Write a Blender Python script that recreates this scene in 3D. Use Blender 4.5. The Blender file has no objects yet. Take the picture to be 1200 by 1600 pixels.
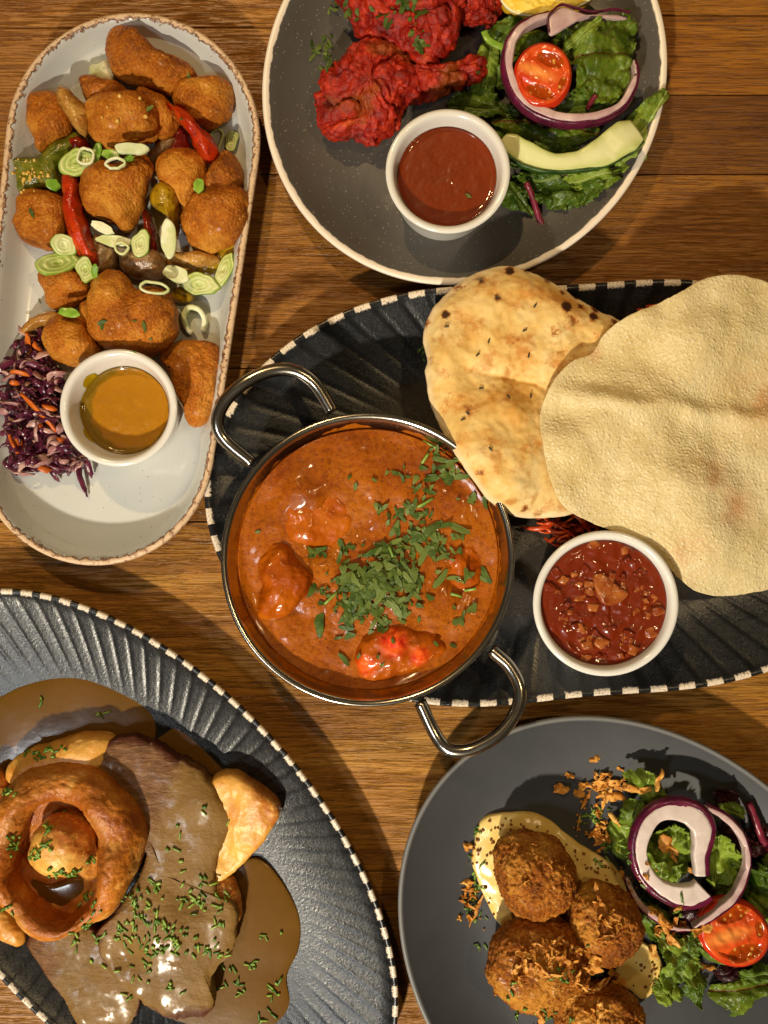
import bpy, math, random
import numpy as np
from mathutils import Vector, Matrix, Euler

sc = bpy.context.scene
COL = sc.collection
# ------------------------------------------------------------------ camera
D = 0.52                      # camera height above the table
KPX = 0.41 / 1200.0           # metres per photograph pixel on the table
cam = bpy.data.cameras.new('camera'); co = bpy.data.objects.new('camera', cam); COL.objects.link(co)
co.location = (0, 0, D); co.rotation_euler = (0, 0, 0)
cam.sensor_fit = 'HORIZONTAL'; cam.sensor_width = 36.0
cam.lens = 18.0 / (600 * KPX / D)
cam.clip_start = 0.01; cam.clip_end = 50
sc.camera = co
# ------------------------------------------------------------------ light
w = bpy.data.worlds.new('World'); sc.world = w; w.use_nodes = True
bg = w.node_tree.nodes['Background']; bg.inputs[0].default_value = (1.0, 0.78, 0.48, 1); bg.inputs[1].default_value = 0.045
def lamp(name, loc, watts, colour, radius):
    l = bpy.data.lights.new(name, 'POINT'); l.energy = watts; l.color = colour; l.shadow_soft_size = radius
    o = bpy.data.objects.new(name, l); COL.objects.link(o); o.location = loc; return o
def spot(name, loc, aim, watts, colour, radius, deg, blend):
    l = bpy.data.lights.new(name, 'SPOT'); l.energy = watts; l.color = colour; l.shadow_soft_size = radius; l.spot_size = math.radians(deg); l.spot_blend = blend
    o = bpy.data.objects.new(name, l); COL.objects.link(o); o.location = loc
    o.rotation_euler = (Vector(aim) - Vector(loc)).to_track_quat('-Z', 'Y').to_euler(); return o
spot('side_spot', (-0.40, -1.15, 1.08), (-0.02, -0.14, 0.0), 130, (1.0, 0.89, 0.70), 0.036, 36, 1.0)
spot('ceiling_spot_north', (-0.42, 1.00, 1.45), (-0.05, 0.30, 0.0), 56, (1.0, 0.70, 0.34), 0.03, 36, 1.0)
lamp('ceiling_spot_east', (0.55, 0.20, 1.45), 11, (1.0, 0.72, 0.36), 0.03)
lamp('ceiling_spot_west', (-0.55, -0.55, 1.20), 12, (0.90, 0.96, 1.0), 0.10)
sc.view_settings.view_transform = 'Standard'; sc.view_settings.look = 'None'
sc.view_settings.exposure = 0.0; sc.view_settings.gamma = 1.0; sc.view_settings.use_curve_mapping = False
try:
    sc.cycles.use_denoising = True; sc.cycles.max_bounces = 5; sc.cycles.diffuse_bounces = 3; sc.cycles.glossy_bounces = 3; sc.cycles.use_adaptive_sampling = True; sc.cycles.adaptive_threshold = 0.02; sc.cycles.caustics_reflective = False; sc.cycles.caustics_refractive = False
    sc.cycles.sample_clamp_indirect = 4.0
except Exception: pass

# ------------------------------------------------------------------ noise
_rng = np.random.default_rng(11)
_perm = np.tile(_rng.permutation(256), 3)
_grad = _rng.normal(size=(256, 3)); _grad /= np.linalg.norm(_grad, axis=1)[:, None]
def perlin(p):
    p = np.asarray(p, float); i = np.floor(p).astype(int); f = p - i; i &= 255
    u = f * f * f * (f * (f * 6 - 15) + 10)
    def g(a, b, c):
        h = _perm[_perm[_perm[i[:, 0] + a] + i[:, 1] + b] + i[:, 2] + c]
        return ((f - [a, b, c]) * _grad[h]).sum(1)
    x0 = g(0,0,0) * (1-u[:,0]) + g(1,0,0) * u[:,0]; x1 = g(0,1,0) * (1-u[:,0]) + g(1,1,0) * u[:,0]
    y0 = g(0,0,1) * (1-u[:,0]) + g(1,0,1) * u[:,0]; y1 = g(0,1,1) * (1-u[:,0]) + g(1,1,1) * u[:,0]
    a = x0 * (1-u[:,1]) + x1 * u[:,1]; b = y0 * (1-u[:,1]) + y1 * u[:,1]
    return (a * (1-u[:,2]) + b * u[:,2]) * 1.5
def fbm(p, o=3):
    s = np.zeros(len(p)); a = 1.0
    for k in range(o): s += a * perlin(np.asarray(p) * 2.03**k + 17.3 * k); a *= 0.5
    return s
def nz(x, y, f, seed=0): return perlin(np.stack([np.asarray(x)*f + seed*3.7, np.asarray(y)*f - seed*1.3, np.full(np.shape(x), seed*7.1)], 1))

# ------------------------------------------------------------------ geometry helpers
def W(px, py, z=0.0):
    f = (D - z) / D
    return ((np.asarray(px, float) - 600) * KPX * f, -(np.asarray(py, float) - 800) * KPX * f)
def crop(ox, oy, s, pts): return [(ox + x / s, oy + y / s) for x, y in pts]
def A_(pts): return crop(0, 0, 2.857, pts)
def B_(pts): return crop(0, 420, 2.857, pts)
def C_(pts): return crop(400, 0, 1.818, pts)
def D_(pts): return crop(320, 560, 2.222, pts)
def E_(pts): return crop(640, 380, 2.143, pts)
def F_(pts): return crop(0, 900, 1.875, pts)
def G_(pts): return crop(600, 1100, 2.0, pts)
def L_(pts): return crop(720, 0, 3.529, pts)
def R_(pts): return crop(880, 1180, 3.75, pts)
def S_(pts): return crop(0, 480, 5.0, pts)
def spline(pts, n, closed=True):
    P = np.array(pts, float)
    if closed and P.shape[1] == 2:
        a_ = np.sum(P[:,0]*np.roll(P[:,1],-1) - np.roll(P[:,0],-1)*P[:,1])
        if a_ > 0: P = P[::-1]          # counter-clockwise in the world
    m = len(P)
    if closed: Q = np.vstack([P[-1], P, P[0], P[1]])
    else: Q = np.vstack([2*P[0]-P[1], P, 2*P[-1]-P[-2]])
    segs = m if closed else m - 1; out = []
    t = np.linspace(0, 1, 24, endpoint=False)[:, None]
    for k in range(segs):
        a, b, c, d = Q[k], Q[k+1], Q[k+2], Q[k+3]
        out.append(0.5 * (2*b + (c-a)*t + (2*a-5*b+4*c-d)*t**2 + (3*b-3*c+d-a)*t**3))
    C = np.vstack(out)
    C = np.vstack([C, C[:1] if closed else P[-1:]])
    s = np.r_[0, np.cumsum(np.linalg.norm(np.diff(C, axis=0), axis=1))]
    q = np.linspace(0, s[-1], n + (1 if closed else 0))[:n]
    return np.stack([np.interp(q, s, C[:, k]) for k in range(C.shape[1])], 1)
def fill_rings(R, n, cap0=True, cap1=True, closed=True):
    """faces for R rings of n vertices each, optional pole vertices appended after them"""
    F = []; j = np.arange(n if closed else n - 1); j1 = (j + 1) % n
    for r in range(R - 1):
        F.append(np.stack([r*n + j, r*n + j1, (r+1)*n + j1, (r+1)*n + j], 1))
    Q = np.vstack(F).tolist() if F else []
    k = R * n
    if cap0: Q += [[k, int(b), int(a)] for a, b in zip(j, j1)]; k += 1
    if cap1: Q += [[k, int((R-1)*n + a), int((R-1)*n + b)] for a, b in zip(j, j1)]
    return Q
def vnormals(V, F):
    N = np.zeros_like(V); q = np.array([f for f in F if len(f) == 4]); t = np.array([f for f in F if len(f) == 3])
    for X in (q, t):
        if len(X) == 0: continue
        fn = np.cross(V[X[:,1]] - V[X[:,0]], V[X[:,-1]] - V[X[:,0]])
        if X.shape[1] == 4: fn = np.cross(V[X[:,2]] - V[X[:,0]], V[X[:,3]] - V[X[:,1]])
        for c in range(X.shape[1]): np.add.at(N, X[:, c], fn)
    return N / (np.linalg.norm(N, axis=1)[:, None] + 1e-12)
def disp(V, F, noises, seed=0):
    if not noises: return V
    N = vnormals(V, F); d = np.zeros(len(V))
    for k, nn in enumerate(noises):
        f, a = nn[0], nn[1]; mode = nn[2] if len(nn) > 2 else ''
        v = perlin(V * f + seed * 5.77 + 31.1 * k)
        if mode == 'ridge': v = (1 - np.abs(v) * 2.2)
        if mode == 'crease': v = -np.exp(-(v / 0.09)**2)
        d += a * v
    return V + N * d[:, None]
def tag(o, label=None, cat=None, group=None, kind=None):
    if label: o['label'] = label
    if cat: o['category'] = cat
    if group: o['group'] = group
    if kind: o['kind'] = kind
    return o
def thing(name, loc, label=None, cat=None, group=None, kind=None):
    o = bpy.data.objects.new(name, None); COL.objects.link(o); o.location = loc; o.empty_display_size = 0.01
    return tag(o, label, cat, group, kind)
def make_mesh(name, V, F, mat, attrs=None, smooth=True):
    me = bpy.data.meshes.new(name); me.from_pydata(np.asarray(V).tolist(), [], F)
    for k, v in (attrs or {}).items():
        a = me.attributes.new(k, 'FLOAT', 'POINT'); a.data.foreach_set('value', np.asarray(v, dtype=np.float32))
    if smooth: me.shade_smooth()
    if mat: me.materials.append(mat)
    return me
def put(name, V, F, mat, parent=None, attrs=None, smooth=True, origin=None):
    """link a mesh given in world coordinates; its origin goes to its base (or is relative to the parent Empty)"""
    V = np.asarray(V, float)
    if parent is not None and origin is None:
        o0 = parent.location
        q = parent.parent
        org = np.array(o0) + (np.array(q.location) if q else 0)
        loc = (0, 0, 0)
    else:
        org = np.array([V[:,0].mean(), V[:,1].mean(), V[:,2].min()]) if origin is None else np.array(origin); loc = tuple(org)
    me = make_mesh(name, V - org, F, mat, attrs, smooth)
    o = bpy.data.objects.new(name, me); COL.objects.link(o); o.location = loc
    if parent is not None: o.parent = parent
    return o
_dg = [None]
def refresh():
    bpy.context.view_layer.update(); _dg[0] = bpy.context.evaluated_depsgraph_get()
def surf(px, py):
    """first surface under a photo pixel: location and normal"""
    d = Vector(((px-600)*KPX, -(py-800)*KPX, -D)).normalized()
    ok, loc, nor, *_ = sc.ray_cast(_dg[0], Vector((0, 0, D)), d)
    if not ok: return None, None
    if nor.z < 0: nor = -nor
    return loc, nor
_seed = [0]
def nseed(): _seed[0] += 1; return _seed[0]
def blob(name, pts, z0, z1, mat, n=96, rings=20, p=2.2, eq=0.42, noises=(), hf=None, jag=(), parent=None, mask=None, seed=None, zref=None, tilt=None, ctr=None):
    """closed solid with the given outline (photo pixels at height zref) and a rounded profile"""
    seed = nseed() if seed is None else seed
    O = spline(pts, n); c = O.mean(0) if ctr is None else np.array(ctr)
    ang = np.arctan2(O[:,1]-c[1], O[:,0]-c[0])
    for f, a in jag:
        O = c + (O - c) * (1 + a * perlin(np.stack([np.cos(ang)*f+seed, np.sin(ang)*f, ang*0+seed*.37], 1)))[:, None]
    zc = z0 + (z1 - z0) * eq; zr = zc if zref is None else zref
    u = np.linspace(0, 1, rings + 1)[:-1] * math.pi / 2
    T = np.cos(u)**(2/p)
    if p > 2.6:
        T = np.unique(np.r_[T[::2], np.linspace(1/rings, 0.96, int(rings*.7))])[::-1]; T = T[np.r_[True, -np.diff(T) > .004]]
    H = np.clip(1 - T**p, 0, 1)**(1/p)
    PX, Z, TT, HH = [], [], [], []
    for t, h in list(zip(T, H))[::-1]:          # top pole -> equator
        PX.append(c + (O - c) * t); Z.append(np.full(n, zc + (z1 - zc) * h)); TT.append(np.full(n, t)); HH.append(np.full(n, h))
    for t, h in list(zip(T, H))[1:]:            # down to the bottom pole
        PX.append(c + (O - c) * t); Z.append(np.full(n, zc - (zc - z0) * h)); TT.append(np.full(n, t)); HH.append(np.full(n, 0.0))
    R = len(PX); PX = np.vstack(PX + [c[None], c[None]]); Z = np.r_[np.concatenate(Z), z1, z0]
    TT = np.r_[np.concatenate(TT), 0, 0]; HH = np.r_[np.concatenate(HH), 1, 0]
    if hf is not None: Z = Z + hf(PX[:,0], PX[:,1]) * HH
    if tilt is not None: Z = Z + (PX[:,0]-c[0]) * tilt[0] * KPX + (PX[:,1]-c[1]) * tilt[1] * KPX
    x, y = W(PX[:,0], PX[:,1], zr); V = np.stack([x, y, Z], 1)
    F = fill_rings(R, n); F = [f[::-1] for f in F]
    V = disp(V, F, noises, seed)
    at = {'t': TT}
    if mask is not None: at['mask'] = mask(PX[:,0], PX[:,1], TT)
    return put(name, V, F, mat, parent, at)
def sheet(name, pts, zf, thick, mat, n=120, rings=22, jag=(), parent=None, zref=0.02, axis=None, seed=None, noises=(), mask=None, ctr=None, raw=False, edge=0.5):
    """thin solid: outline in photo pixels, zf(px,py,t,ang)->height, tapering edge"""
    seed = nseed() if seed is None else seed
    O = np.array(pts, float) if raw else spline(pts, n); n = len(O); c = O.mean(0) if ctr is None else np.array(ctr, float)
    ang = np.arctan2(O[:,1]-c[1], O[:,0]-c[0])
    for f, a in jag:
        O = c + (O - c) * (1 + a * perlin(np.stack([np.cos(ang)*f+seed, np.sin(ang)*f, ang*0+seed*.37], 1)))[:, None]
    T = np.linspace(0, 1, rings + 1)[1:]
    px = np.vstack([c + (O - c) * t for t in T]); tt = np.repeat(T, n); aa = np.tile(ang, rings)
    px = np.vstack([px, c]); tt = np.r_[tt, 0]; aa = np.r_[aa, 0]
    z = zf(px[:,0], px[:,1], tt, aa)
    x, y = W(px[:,0], px[:,1], zref)
    half = 0.5 * thick * np.sqrt(np.clip(1 - tt**8 * (1 - edge**2), 0, 1))
    top = np.stack([x, y, z + half], 1); bot = np.stack([x, y, z - half], 1)
    m = rings * n
    # order: top rings from centre out, then bottom rings from rim in, then poles
    VT = top[:m].reshape(rings, n, 3); VB = bot[:m].reshape(rings, n, 3)[::-1]
    V = np.vstack([VT.reshape(-1,3), VB.reshape(-1,3), top[m:], bot[m:]])
    F = [f[::-1] for f in fill_rings(2*rings, n)]
    V = disp(V, F, noises, seed)
    t1 = tt[:m].reshape(rings, n)
    at = {'t': np.r_[t1.ravel(), t1[::-1].ravel(), 0, 0]}
    if axis is not None:
        a0, a1 = np.array(axis[0], float), np.array(axis[1], float); d = a1 - a0; Ld = np.linalg.norm(d); d /= Ld
        q = px - a0; uu = (q @ d) / Ld; vv = (q @ np.array([-d[1], d[0]])) / Ld
        ru, rv = uu[:m].reshape(rings, n), vv[:m].reshape(rings, n)
        at['lu'] = np.r_[ru.ravel(), ru[::-1].ravel(), uu[m], uu[m]]; at['lv'] = np.r_[rv.ravel(), rv[::-1].ravel(), vv[m], vv[m]]
    if mask is not None:
        mk = mask(px[:,0], px[:,1], tt); r = mk[:m].reshape(rings, n)
        at['mask'] = np.r_[r.ravel(), r[::-1].ravel(), mk[m], mk[m]]
    return put(name, V, F, mat, parent, at)
def sweep(name, path, prof, mat, parent=None, closed=False, scale=None, twist=None, noises=(), attrs=None, seed=None, smooth=True, flat=True):
    """sweep a closed 2D profile (side, up) along a 3D path"""
    P = np.asarray(path, float); m = len(P); pr = np.asarray(prof, float); k = len(pr)
    T = np.roll(P, -1, 0) - np.roll(P, 1, 0)
    if not closed: T[0] = P[1]-P[0]; T[-1] = P[-1]-P[-2]
    T /= np.linalg.norm(T, axis=1)[:, None] + 1e-12
    up = np.array([0, 0, 1.0]); S = np.cross(T, up); S /= np.linalg.norm(S, axis=1)[:, None] + 1e-9; U = np.cross(S, T)
    V = []
    for i in range(m):
        s = 1.0 if scale is None else scale[i]; a = 0.0 if twist is None else twist[i]
        ca, sa = math.cos(a), math.sin(a)
        sd, ud = S[i]*ca + U[i]*sa, -S[i]*sa + U[i]*ca
        sx, sy = (s if np.ndim(s) == 0 else s[0]), (s if np.ndim(s) == 0 else s[1])
        V.append(P[i] + pr[:, :1]*sx*sd + pr[:, 1:]*sy*ud)
    V = np.vstack(V)
    F = fill_rings(m, k, False, False)
    if closed:
        j = np.arange(k); j1 = (j+1) % k; F += np.stack([(m-1)*k + j, (m-1)*k + j1, j1, j], 1).tolist()
    else: F += [list(range(k))[::-1], [(m-1)*k + q for q in range(k)]]
    F = [f[::-1] for f in F]
    F2 = [f for f in F if len(f) <= 4]
    V = disp(V, F2, noises, nseed() if seed is None else seed)
    at = {'s': np.repeat(np.linspace(0, 1, m), k), 'side': np.tile(pr[:,0] / (np.abs(pr[:,0]).max() + 1e-9), m)}
    return put(name, V, F, mat, parent, at, smooth)
def circ(r, k=10, ry=None):
    a = np.linspace(0, 2*math.pi, k, endpoint=False); return np.stack([r*np.cos(a), (ry or r)*np.sin(a)], 1)
def rrect(w_, h_, r, k=4):
    out = []
    for cx, cy, a0 in ((w_/2-r, h_/2-r, 0), (-w_/2+r, h_/2-r, 90), (-w_/2+r, -h_/2+r, 180), (w_/2-r, -h_/2+r, 270)):
        for q in range(k+1):
            a = math.radians(a0 + 90*q/k); out.append((cx + r*math.cos(a), cy + r*math.sin(a)))
    return np.array(out)
def wpath(pts, n, zs, zref=None):
    """photo-pixel path -> world path; zs heights at the control points"""
    Q = np.array([[p[0], p[1], z] for p, z in zip(pts, zs if np.ndim(zs) else [zs]*len(pts))]); S = spline(Q, n, False)
    x, y = W(S[:,0], S[:,1], np.mean(S[:,2]) if zref is None else zref); return np.stack([x, y, S[:,2]], 1)
def lathe(name, prof, cx, cy, mat, n=96, parent=None, wob=0.0, attrs=True):
    prof = np.array(prof); R = len(prof); a = np.linspace(0, 2*math.pi, n, endpoint=False); V = []; dd = []
    for i, (r, z) in enumerate(prof):
        V.append(np.stack([cx + r*np.cos(a), cy + r*np.sin(a), np.full(n, z)], 1)); dd.append(np.full(n, i/(R-1)))
    V = np.vstack(V + [[[cx, cy, prof[0][1]]], [[cx, cy, prof[-1][1]]]])
    F = fill_rings(R, n)
    return put(name, V, F, mat, parent, {'t': np.r_[np.concatenate(dd), 0, 1]})
def smooth_prof(pts, per=5):
    return spline(np.array(pts, float), per * (len(pts) - 1) + 1, False)

# ------------------------------------------------------------------ material helpers
def lin(r, g, b):
    f = lambda v: (v/255/12.92) if v/255 <= 0.04045 else ((v/255+0.055)/1.055)**2.4
    return (f(r), f(g), f(b), 1.0)
class M:
    def __init__(s, name):
        s.m = bpy.data.materials.new(name); s.m.use_nodes = True; s.t = s.m.node_tree; s.n = s.t.nodes
        s.b = s.n['Principled BSDF']; s._v = None
    def link(s, a, b): s.t.links.new(a, b)
    def val(s, inp, v):
        if hasattr(v, 'links') or isinstance(v, bpy.types.NodeSocket): s.link(v, inp)
        else: inp.default_value = v
    def vec(s):
        if s._v is None:
            tc = s.n.new('ShaderNodeTexCoord'); oi = s.n.new('ShaderNodeObjectInfo'); ad = s.n.new('ShaderNodeVectorMath'); ad.operation = 'ADD'
            mu = s.n.new('ShaderNodeVectorMath'); mu.operation = 'SCALE'; mu.inputs[0].default_value = (3.1, 7.7, 1.9); s.link(oi.outputs['Random'], mu.inputs['Scale'])
            s.link(tc.outputs['Object'], ad.inputs[0]); s.link(mu.outputs[0], ad.inputs[1]); s._v = ad.outputs[0]; s.rand = oi.outputs['Random']
        return s._v
    def mapv(s, scale):
        m = s.n.new('ShaderNodeMapping'); s.link(s.vec(), m.inputs[0]); m.inputs['Scale'].default_value = scale; return m.outputs[0]
    def noise(s, scale, detail=3, rough=0.55, dist=0.0, vec=None):
        n = s.n.new('ShaderNodeTexNoise'); s.link(vec or s.vec(), n.inputs['Vector'])
        n.inputs['Scale'].default_value = scale; n.inputs['Detail'].default_value = detail; n.inputs['Roughness'].default_value = rough; n.inputs['Distortion'].default_value = dist
        return n.outputs[0]
    def voro(s, scale, feature='F1', out='Distance', vec=None, rnd=1.0):
        n = s.n.new('ShaderNodeTexVoronoi'); n.feature = feature; s.link(vec or s.vec(), n.inputs['Vector']); n.inputs['Scale'].default_value = scale; n.inputs['Randomness'].default_value = rnd
        return n.outputs[out]
    def attr(s, name):
        a = s.n.new('ShaderNodeAttribute'); a.attribute_name = name; return a.outputs['Fac']
    def math(s, op, a, b=None, c=None, clamp=False):
        n = s.n.new('ShaderNodeMath'); n.operation = op; n.use_clamp = clamp
        s.val(n.inputs[0], a)
        if b is not None: s.val(n.inputs[1], b)
        if c is not None: s.val(n.inputs[2], c)
        return n.outputs[0]
    def step(s, v, a, b):
        n = s.n.new('ShaderNodeMapRange'); n.interpolation_type = 'SMOOTHSTEP'; s.val(n.inputs[0], v); n.inputs[1].default_value = a; n.inputs[2].default_value = b; return n.outputs[0]
    def ramp(s, v, stops):
        n = s.n.new('ShaderNodeValToRGB'); s.val(n.inputs[0], v); e = n.color_ramp.elements
        while len(e) < len(stops): e.new(0.5)
        for q, (p, c) in zip(e, stops): q.position = p; q.color = c
        return n.outputs[0]
    def mix(s, f, a, b, mode='MIX'):
        n = s.n.new('ShaderNodeMix'); n.data_type = 'RGBA'; n.blend_type = mode
        s.val(n.inputs[0], f); s.val(n.inputs[6], a); s.val(n.inputs[7], b); return n.outputs[2]
    def mixf(s, f, a, b):
        n = s.n.new('ShaderNodeMix'); s.val(n.inputs[0], f); s.val(n.inputs[2], a); s.val(n.inputs[3], b); return n.outputs[0]
    def bump(s, h, dist, strength=1.0, normal=None):
        n = s.n.new('ShaderNodeBump'); s.link(h, n.inputs['Height']); n.inputs['Distance'].default_value = dist; n.inputs['Strength'].default_value = strength
        if normal: s.link(normal, n.inputs['Normal'])
        return n.outputs[0]
    def set(s, **k):
        names = dict(color='Base Color', rough='Roughness', metal='Metallic', spec='Specular IOR Level', coat='Coat Weight', coatr='Coat Roughness', sss='Subsurface Weight', sssr='Subsurface Radius', ssss='Subsurface Scale', normal='Normal', ior='IOR', trans='Transmission Weight', sheen='Sheen Weight', coatn='Coat Normal')
        for q, v in k.items(): s.val(s.b.inputs[names[q]], v)
        return s.m
    def translucent(s, color, f, normal=None):
        tr = s.n.new('ShaderNodeBsdfTranslucent'); s.val(tr.inputs[0], color); mx = s.n.new('ShaderNodeMixShader'); s.val(mx.inputs[0], f)
        out = s.n['Material Output']; s.link(s.b.outputs[0], mx.inputs[1]); s.link(tr.outputs[0], mx.inputs[2]); s.link(mx.outputs[0], out.inputs[0]); return s.m
SR = (0.0011, 0.0006, 0.0003)

# ------------------------------------------------------------------ materials
def mat_wood():
    m = M('oak_wood'); g1 = m.noise(1.0, 4, 0.6, 1.2, m.mapv((4, 55, 5))); g2 = m.noise(1.0, 3, 0.65, 0.6, m.mapv((38, 700, 20)))
    g3 = m.noise(1.0, 6, 0.7, 2.2, m.mapv((7, 170, 9))); big = m.noise(7, 2, 0.5, 0.5); g4 = m.noise(1.0, 3, .6, .8, m.mapv((60, 1500, 20)))
    c = m.ramp(g1, [(0.25, lin(132, 84, 18)), (0.5, lin(174, 122, 38)), (0.75, lin(200, 152, 66))])
    c = m.mix(m.math('MULTIPLY', m.step(g3, 0.47, 0.66), 0.6), c, lin(108, 64, 12))
    pores = m.math('MULTIPLY', m.step(g2, 0.53, 0.66), 0.5); c = m.mix(pores, c, lin(74, 42, 8))
    c = m.mix(m.math('MULTIPLY', m.step(g4, 0.52, 0.62), 0.35), c, lin(70, 38, 10))
    c = m.mix(m.math('MULTIPLY', m.step(big, 0.35, 0.7), 0.3), c, lin(124, 72, 22))
    c = m.mix(m.math('MULTIPLY', m.rand, 0.4), c, lin(120, 72, 16))
    oi = m.n.new('ShaderNodeObjectInfo'); c = m.mix(1.0, c, oi.outputs['Color'], 'MULTIPLY')
    h = m.math('SUBTRACT', m.math('MULTIPLY', g3, -0.5), m.math('ADD', m.step(g2, 0.5, 0.66), m.math('MULTIPLY', m.step(g4, 0.5, 0.62), 0.4)))
    return m.set(color=c, rough=m.mixf(g1, 0.34, 0.5), spec=0.45, normal=m.bump(h, 0.0005, 0.8))
def mat_striped(name, half, dark, inner):
    m = M(name); rad = m.attr('rad'); ang = m.attr('ang'); gl = m.noise(260, 4, 0.65); gb = m.noise(750, 3, 0.65); spot = m.noise(1300, 3, 0.6); blot = m.noise(60, 4, .6)
    wob = m.math('MULTIPLY', m.math('SUBTRACT', m.noise(70, 3), 0.5), 0.30)
    fr = m.math('FRACT', m.math('ADD', ang, wob)); tri = m.math('ABSOLUTE', m.math('SUBTRACT', fr, 0.5))
    stripe = m.math('SUBTRACT', 1.0, m.step(tri, half * 0.5, half * 1.5))
    zone = m.step(m.math('ADD', rad, m.math('MULTIPLY', m.math('SUBTRACT', m.noise(35, 2), 0.5), 0.22)), inner, inner + 0.10)
    base = m.mix(gl, lin(17, 19, 23), lin(32, 34, 38)); base = m.mix(m.math('MULTIPLY', m.step(spot, 0.52, 0.68), 0.35), base, lin(96, 90, 82))
    base = m.mix(m.math('MULTIPLY', m.step(blot, .45, .7), .5), base, lin(28, 32, 38))
    base = m.mix(m.step(rad, inner - 0.16, inner), m.mix(gl, lin(40, 36, 32), lin(58, 52, 46)), base)
    c = m.mix(m.math('MULTIPLY', m.math('MULTIPLY', stripe, zone), m.math('MULTIPLY', m.step(blot, .2, .5), dark)), base, lin(15, 16, 18))
    fr2 = m.math('FRACT', ang); dash = m.step(m.math('ADD', m.math('ABSOLUTE', m.math('SUBTRACT', fr2, 0.5)), m.math('MULTIPLY', m.math('SUBTRACT', m.noise(700, 2), 0.5), 0.07)), 0.20, 0.225)
    rim = m.attr('rim'); wear = m.step(m.math('ADD', rim, m.math('MULTIPLY', m.math('SUBTRACT', m.noise(700, 4, .7), 0.5), 0.55)), 0.42, 0.55)
    white = m.mix(m.step(m.noise(1100, 3, 0.7), 0.5, 0.66), lin(222, 208, 188), lin(150, 122, 98))
    c = m.mix(wear, c, m.mix(dash, lin(24, 25, 28), white))
    h = m.math('ADD', m.math('MULTIPLY', gl, 0.6), gb)
    return m.set(color=c, rough=m.mixf(gl, 0.20, 0.36), spec=0.5, normal=m.bump(h, 0.00028, 0.5))
def mat_grey_plate():
    m = M('grey_glaze'); d = m.attr('rim'); sp = m.voro(430); s2 = m.noise(420, 2, .5); big = m.noise(25, 3)
    c = m.mix(big, lin(72, 68, 64), lin(90, 85, 79)); c = m.mix(m.math('SUBTRACT', 1.0, m.step(sp, 0.07, 0.16)), c, lin(150, 142, 130))
    c = m.mix(m.step(s2, 0.72, 0.8), c, lin(150, 142, 132))
    wr = m.step(m.math('ADD', d, m.math('MULTIPLY', m.math('SUBTRACT', m.noise(160, 3), 0.5), 0.3)), 0.48, 0.58)
    c = m.mix(wr, c, m.mix(m.noise(90, 3), lin(222, 206, 186), lin(236, 224, 208)))
    return m.set(color=c, rough=m.mixf(wr, 0.30, 0.35), spec=0.5, normal=m.bump(m.noise(500, 2), 0.0001, 0.4))
def mat_dark_plate():
    m = M('charcoal_stoneware'); b = m.noise(30, 4, .6); f = m.noise(700, 2); rim = m.attr('rim')
    c = m.mix(b, lin(52, 53, 56), lin(66, 67, 70)); c = m.mix(m.step(rim, 0.5, 0.8), c, lin(112, 111, 110))
    return m.set(color=c, rough=m.mixf(b, 0.42, 0.55), spec=0.45, normal=m.bump(f, 0.00008, 0.5))
def mat_platter():
    m = M('white_speckled_glaze'); d = m.attr('rim'); b = m.noise(22, 3)
    c = m.mix(b, lin(186, 190, 190), lin(206, 205, 198))
    sp = m.math('MULTIPLY', m.math('SUBTRACT', 1.0, m.step(m.voro(330), 0.05, 0.12)), m.step(m.noise(120, 1), 0.5, 0.6)); c = m.mix(sp, c, lin(96, 84, 70))
    sp2 = m.math('MULTIPLY', m.math('SUBTRACT', 1.0, m.step(m.voro(190), 0.035, 0.075)), 1.0); c = m.mix(sp2, c, lin(110, 92, 74))
    e = m.math('ADD', d, m.math('MULTIPLY', m.math('SUBTRACT', m.noise(260, 4, .7), 0.5), 0.85))
    band = m.step(e, 0.48, 0.54); core = m.step(e, 0.58, 0.68)
    tan = m.mix(m.step(m.noise(420, 3, .7), 0.52, 0.66), lin(208, 178, 144), lin(134, 92, 60))
    c = m.mix(band, c, m.mix(core, m.mix(m.step(m.noise(600, 2), .4, .6), lin(90, 56, 34), lin(150, 110, 80)), tan))
    h = m.math('MULTIPLY', m.noise(420, 3), band)
    return m.set(color=c, rough=m.mixf(band, 0.16, 0.5), spec=0.5, normal=m.bump(h, 0.0008, 0.6))
def mat_china():
    m = M('white_china'); return m.set(color=m.mix(m.noise(40, 2), lin(214, 210, 202), lin(224, 221, 214)), rough=0.16, spec=0.5)
def mat_steel():
    m = M('polished_steel'); n = m.noise(1, 3, .6, 0, m.mapv((60, 60, 900)))
    return m.set(color=lin(186, 178, 166), metal=1.0, rough=m.mixf(n, 0.14, 0.26), normal=m.bump(m.noise(50, 2), 0.0003, 0.3))
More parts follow.
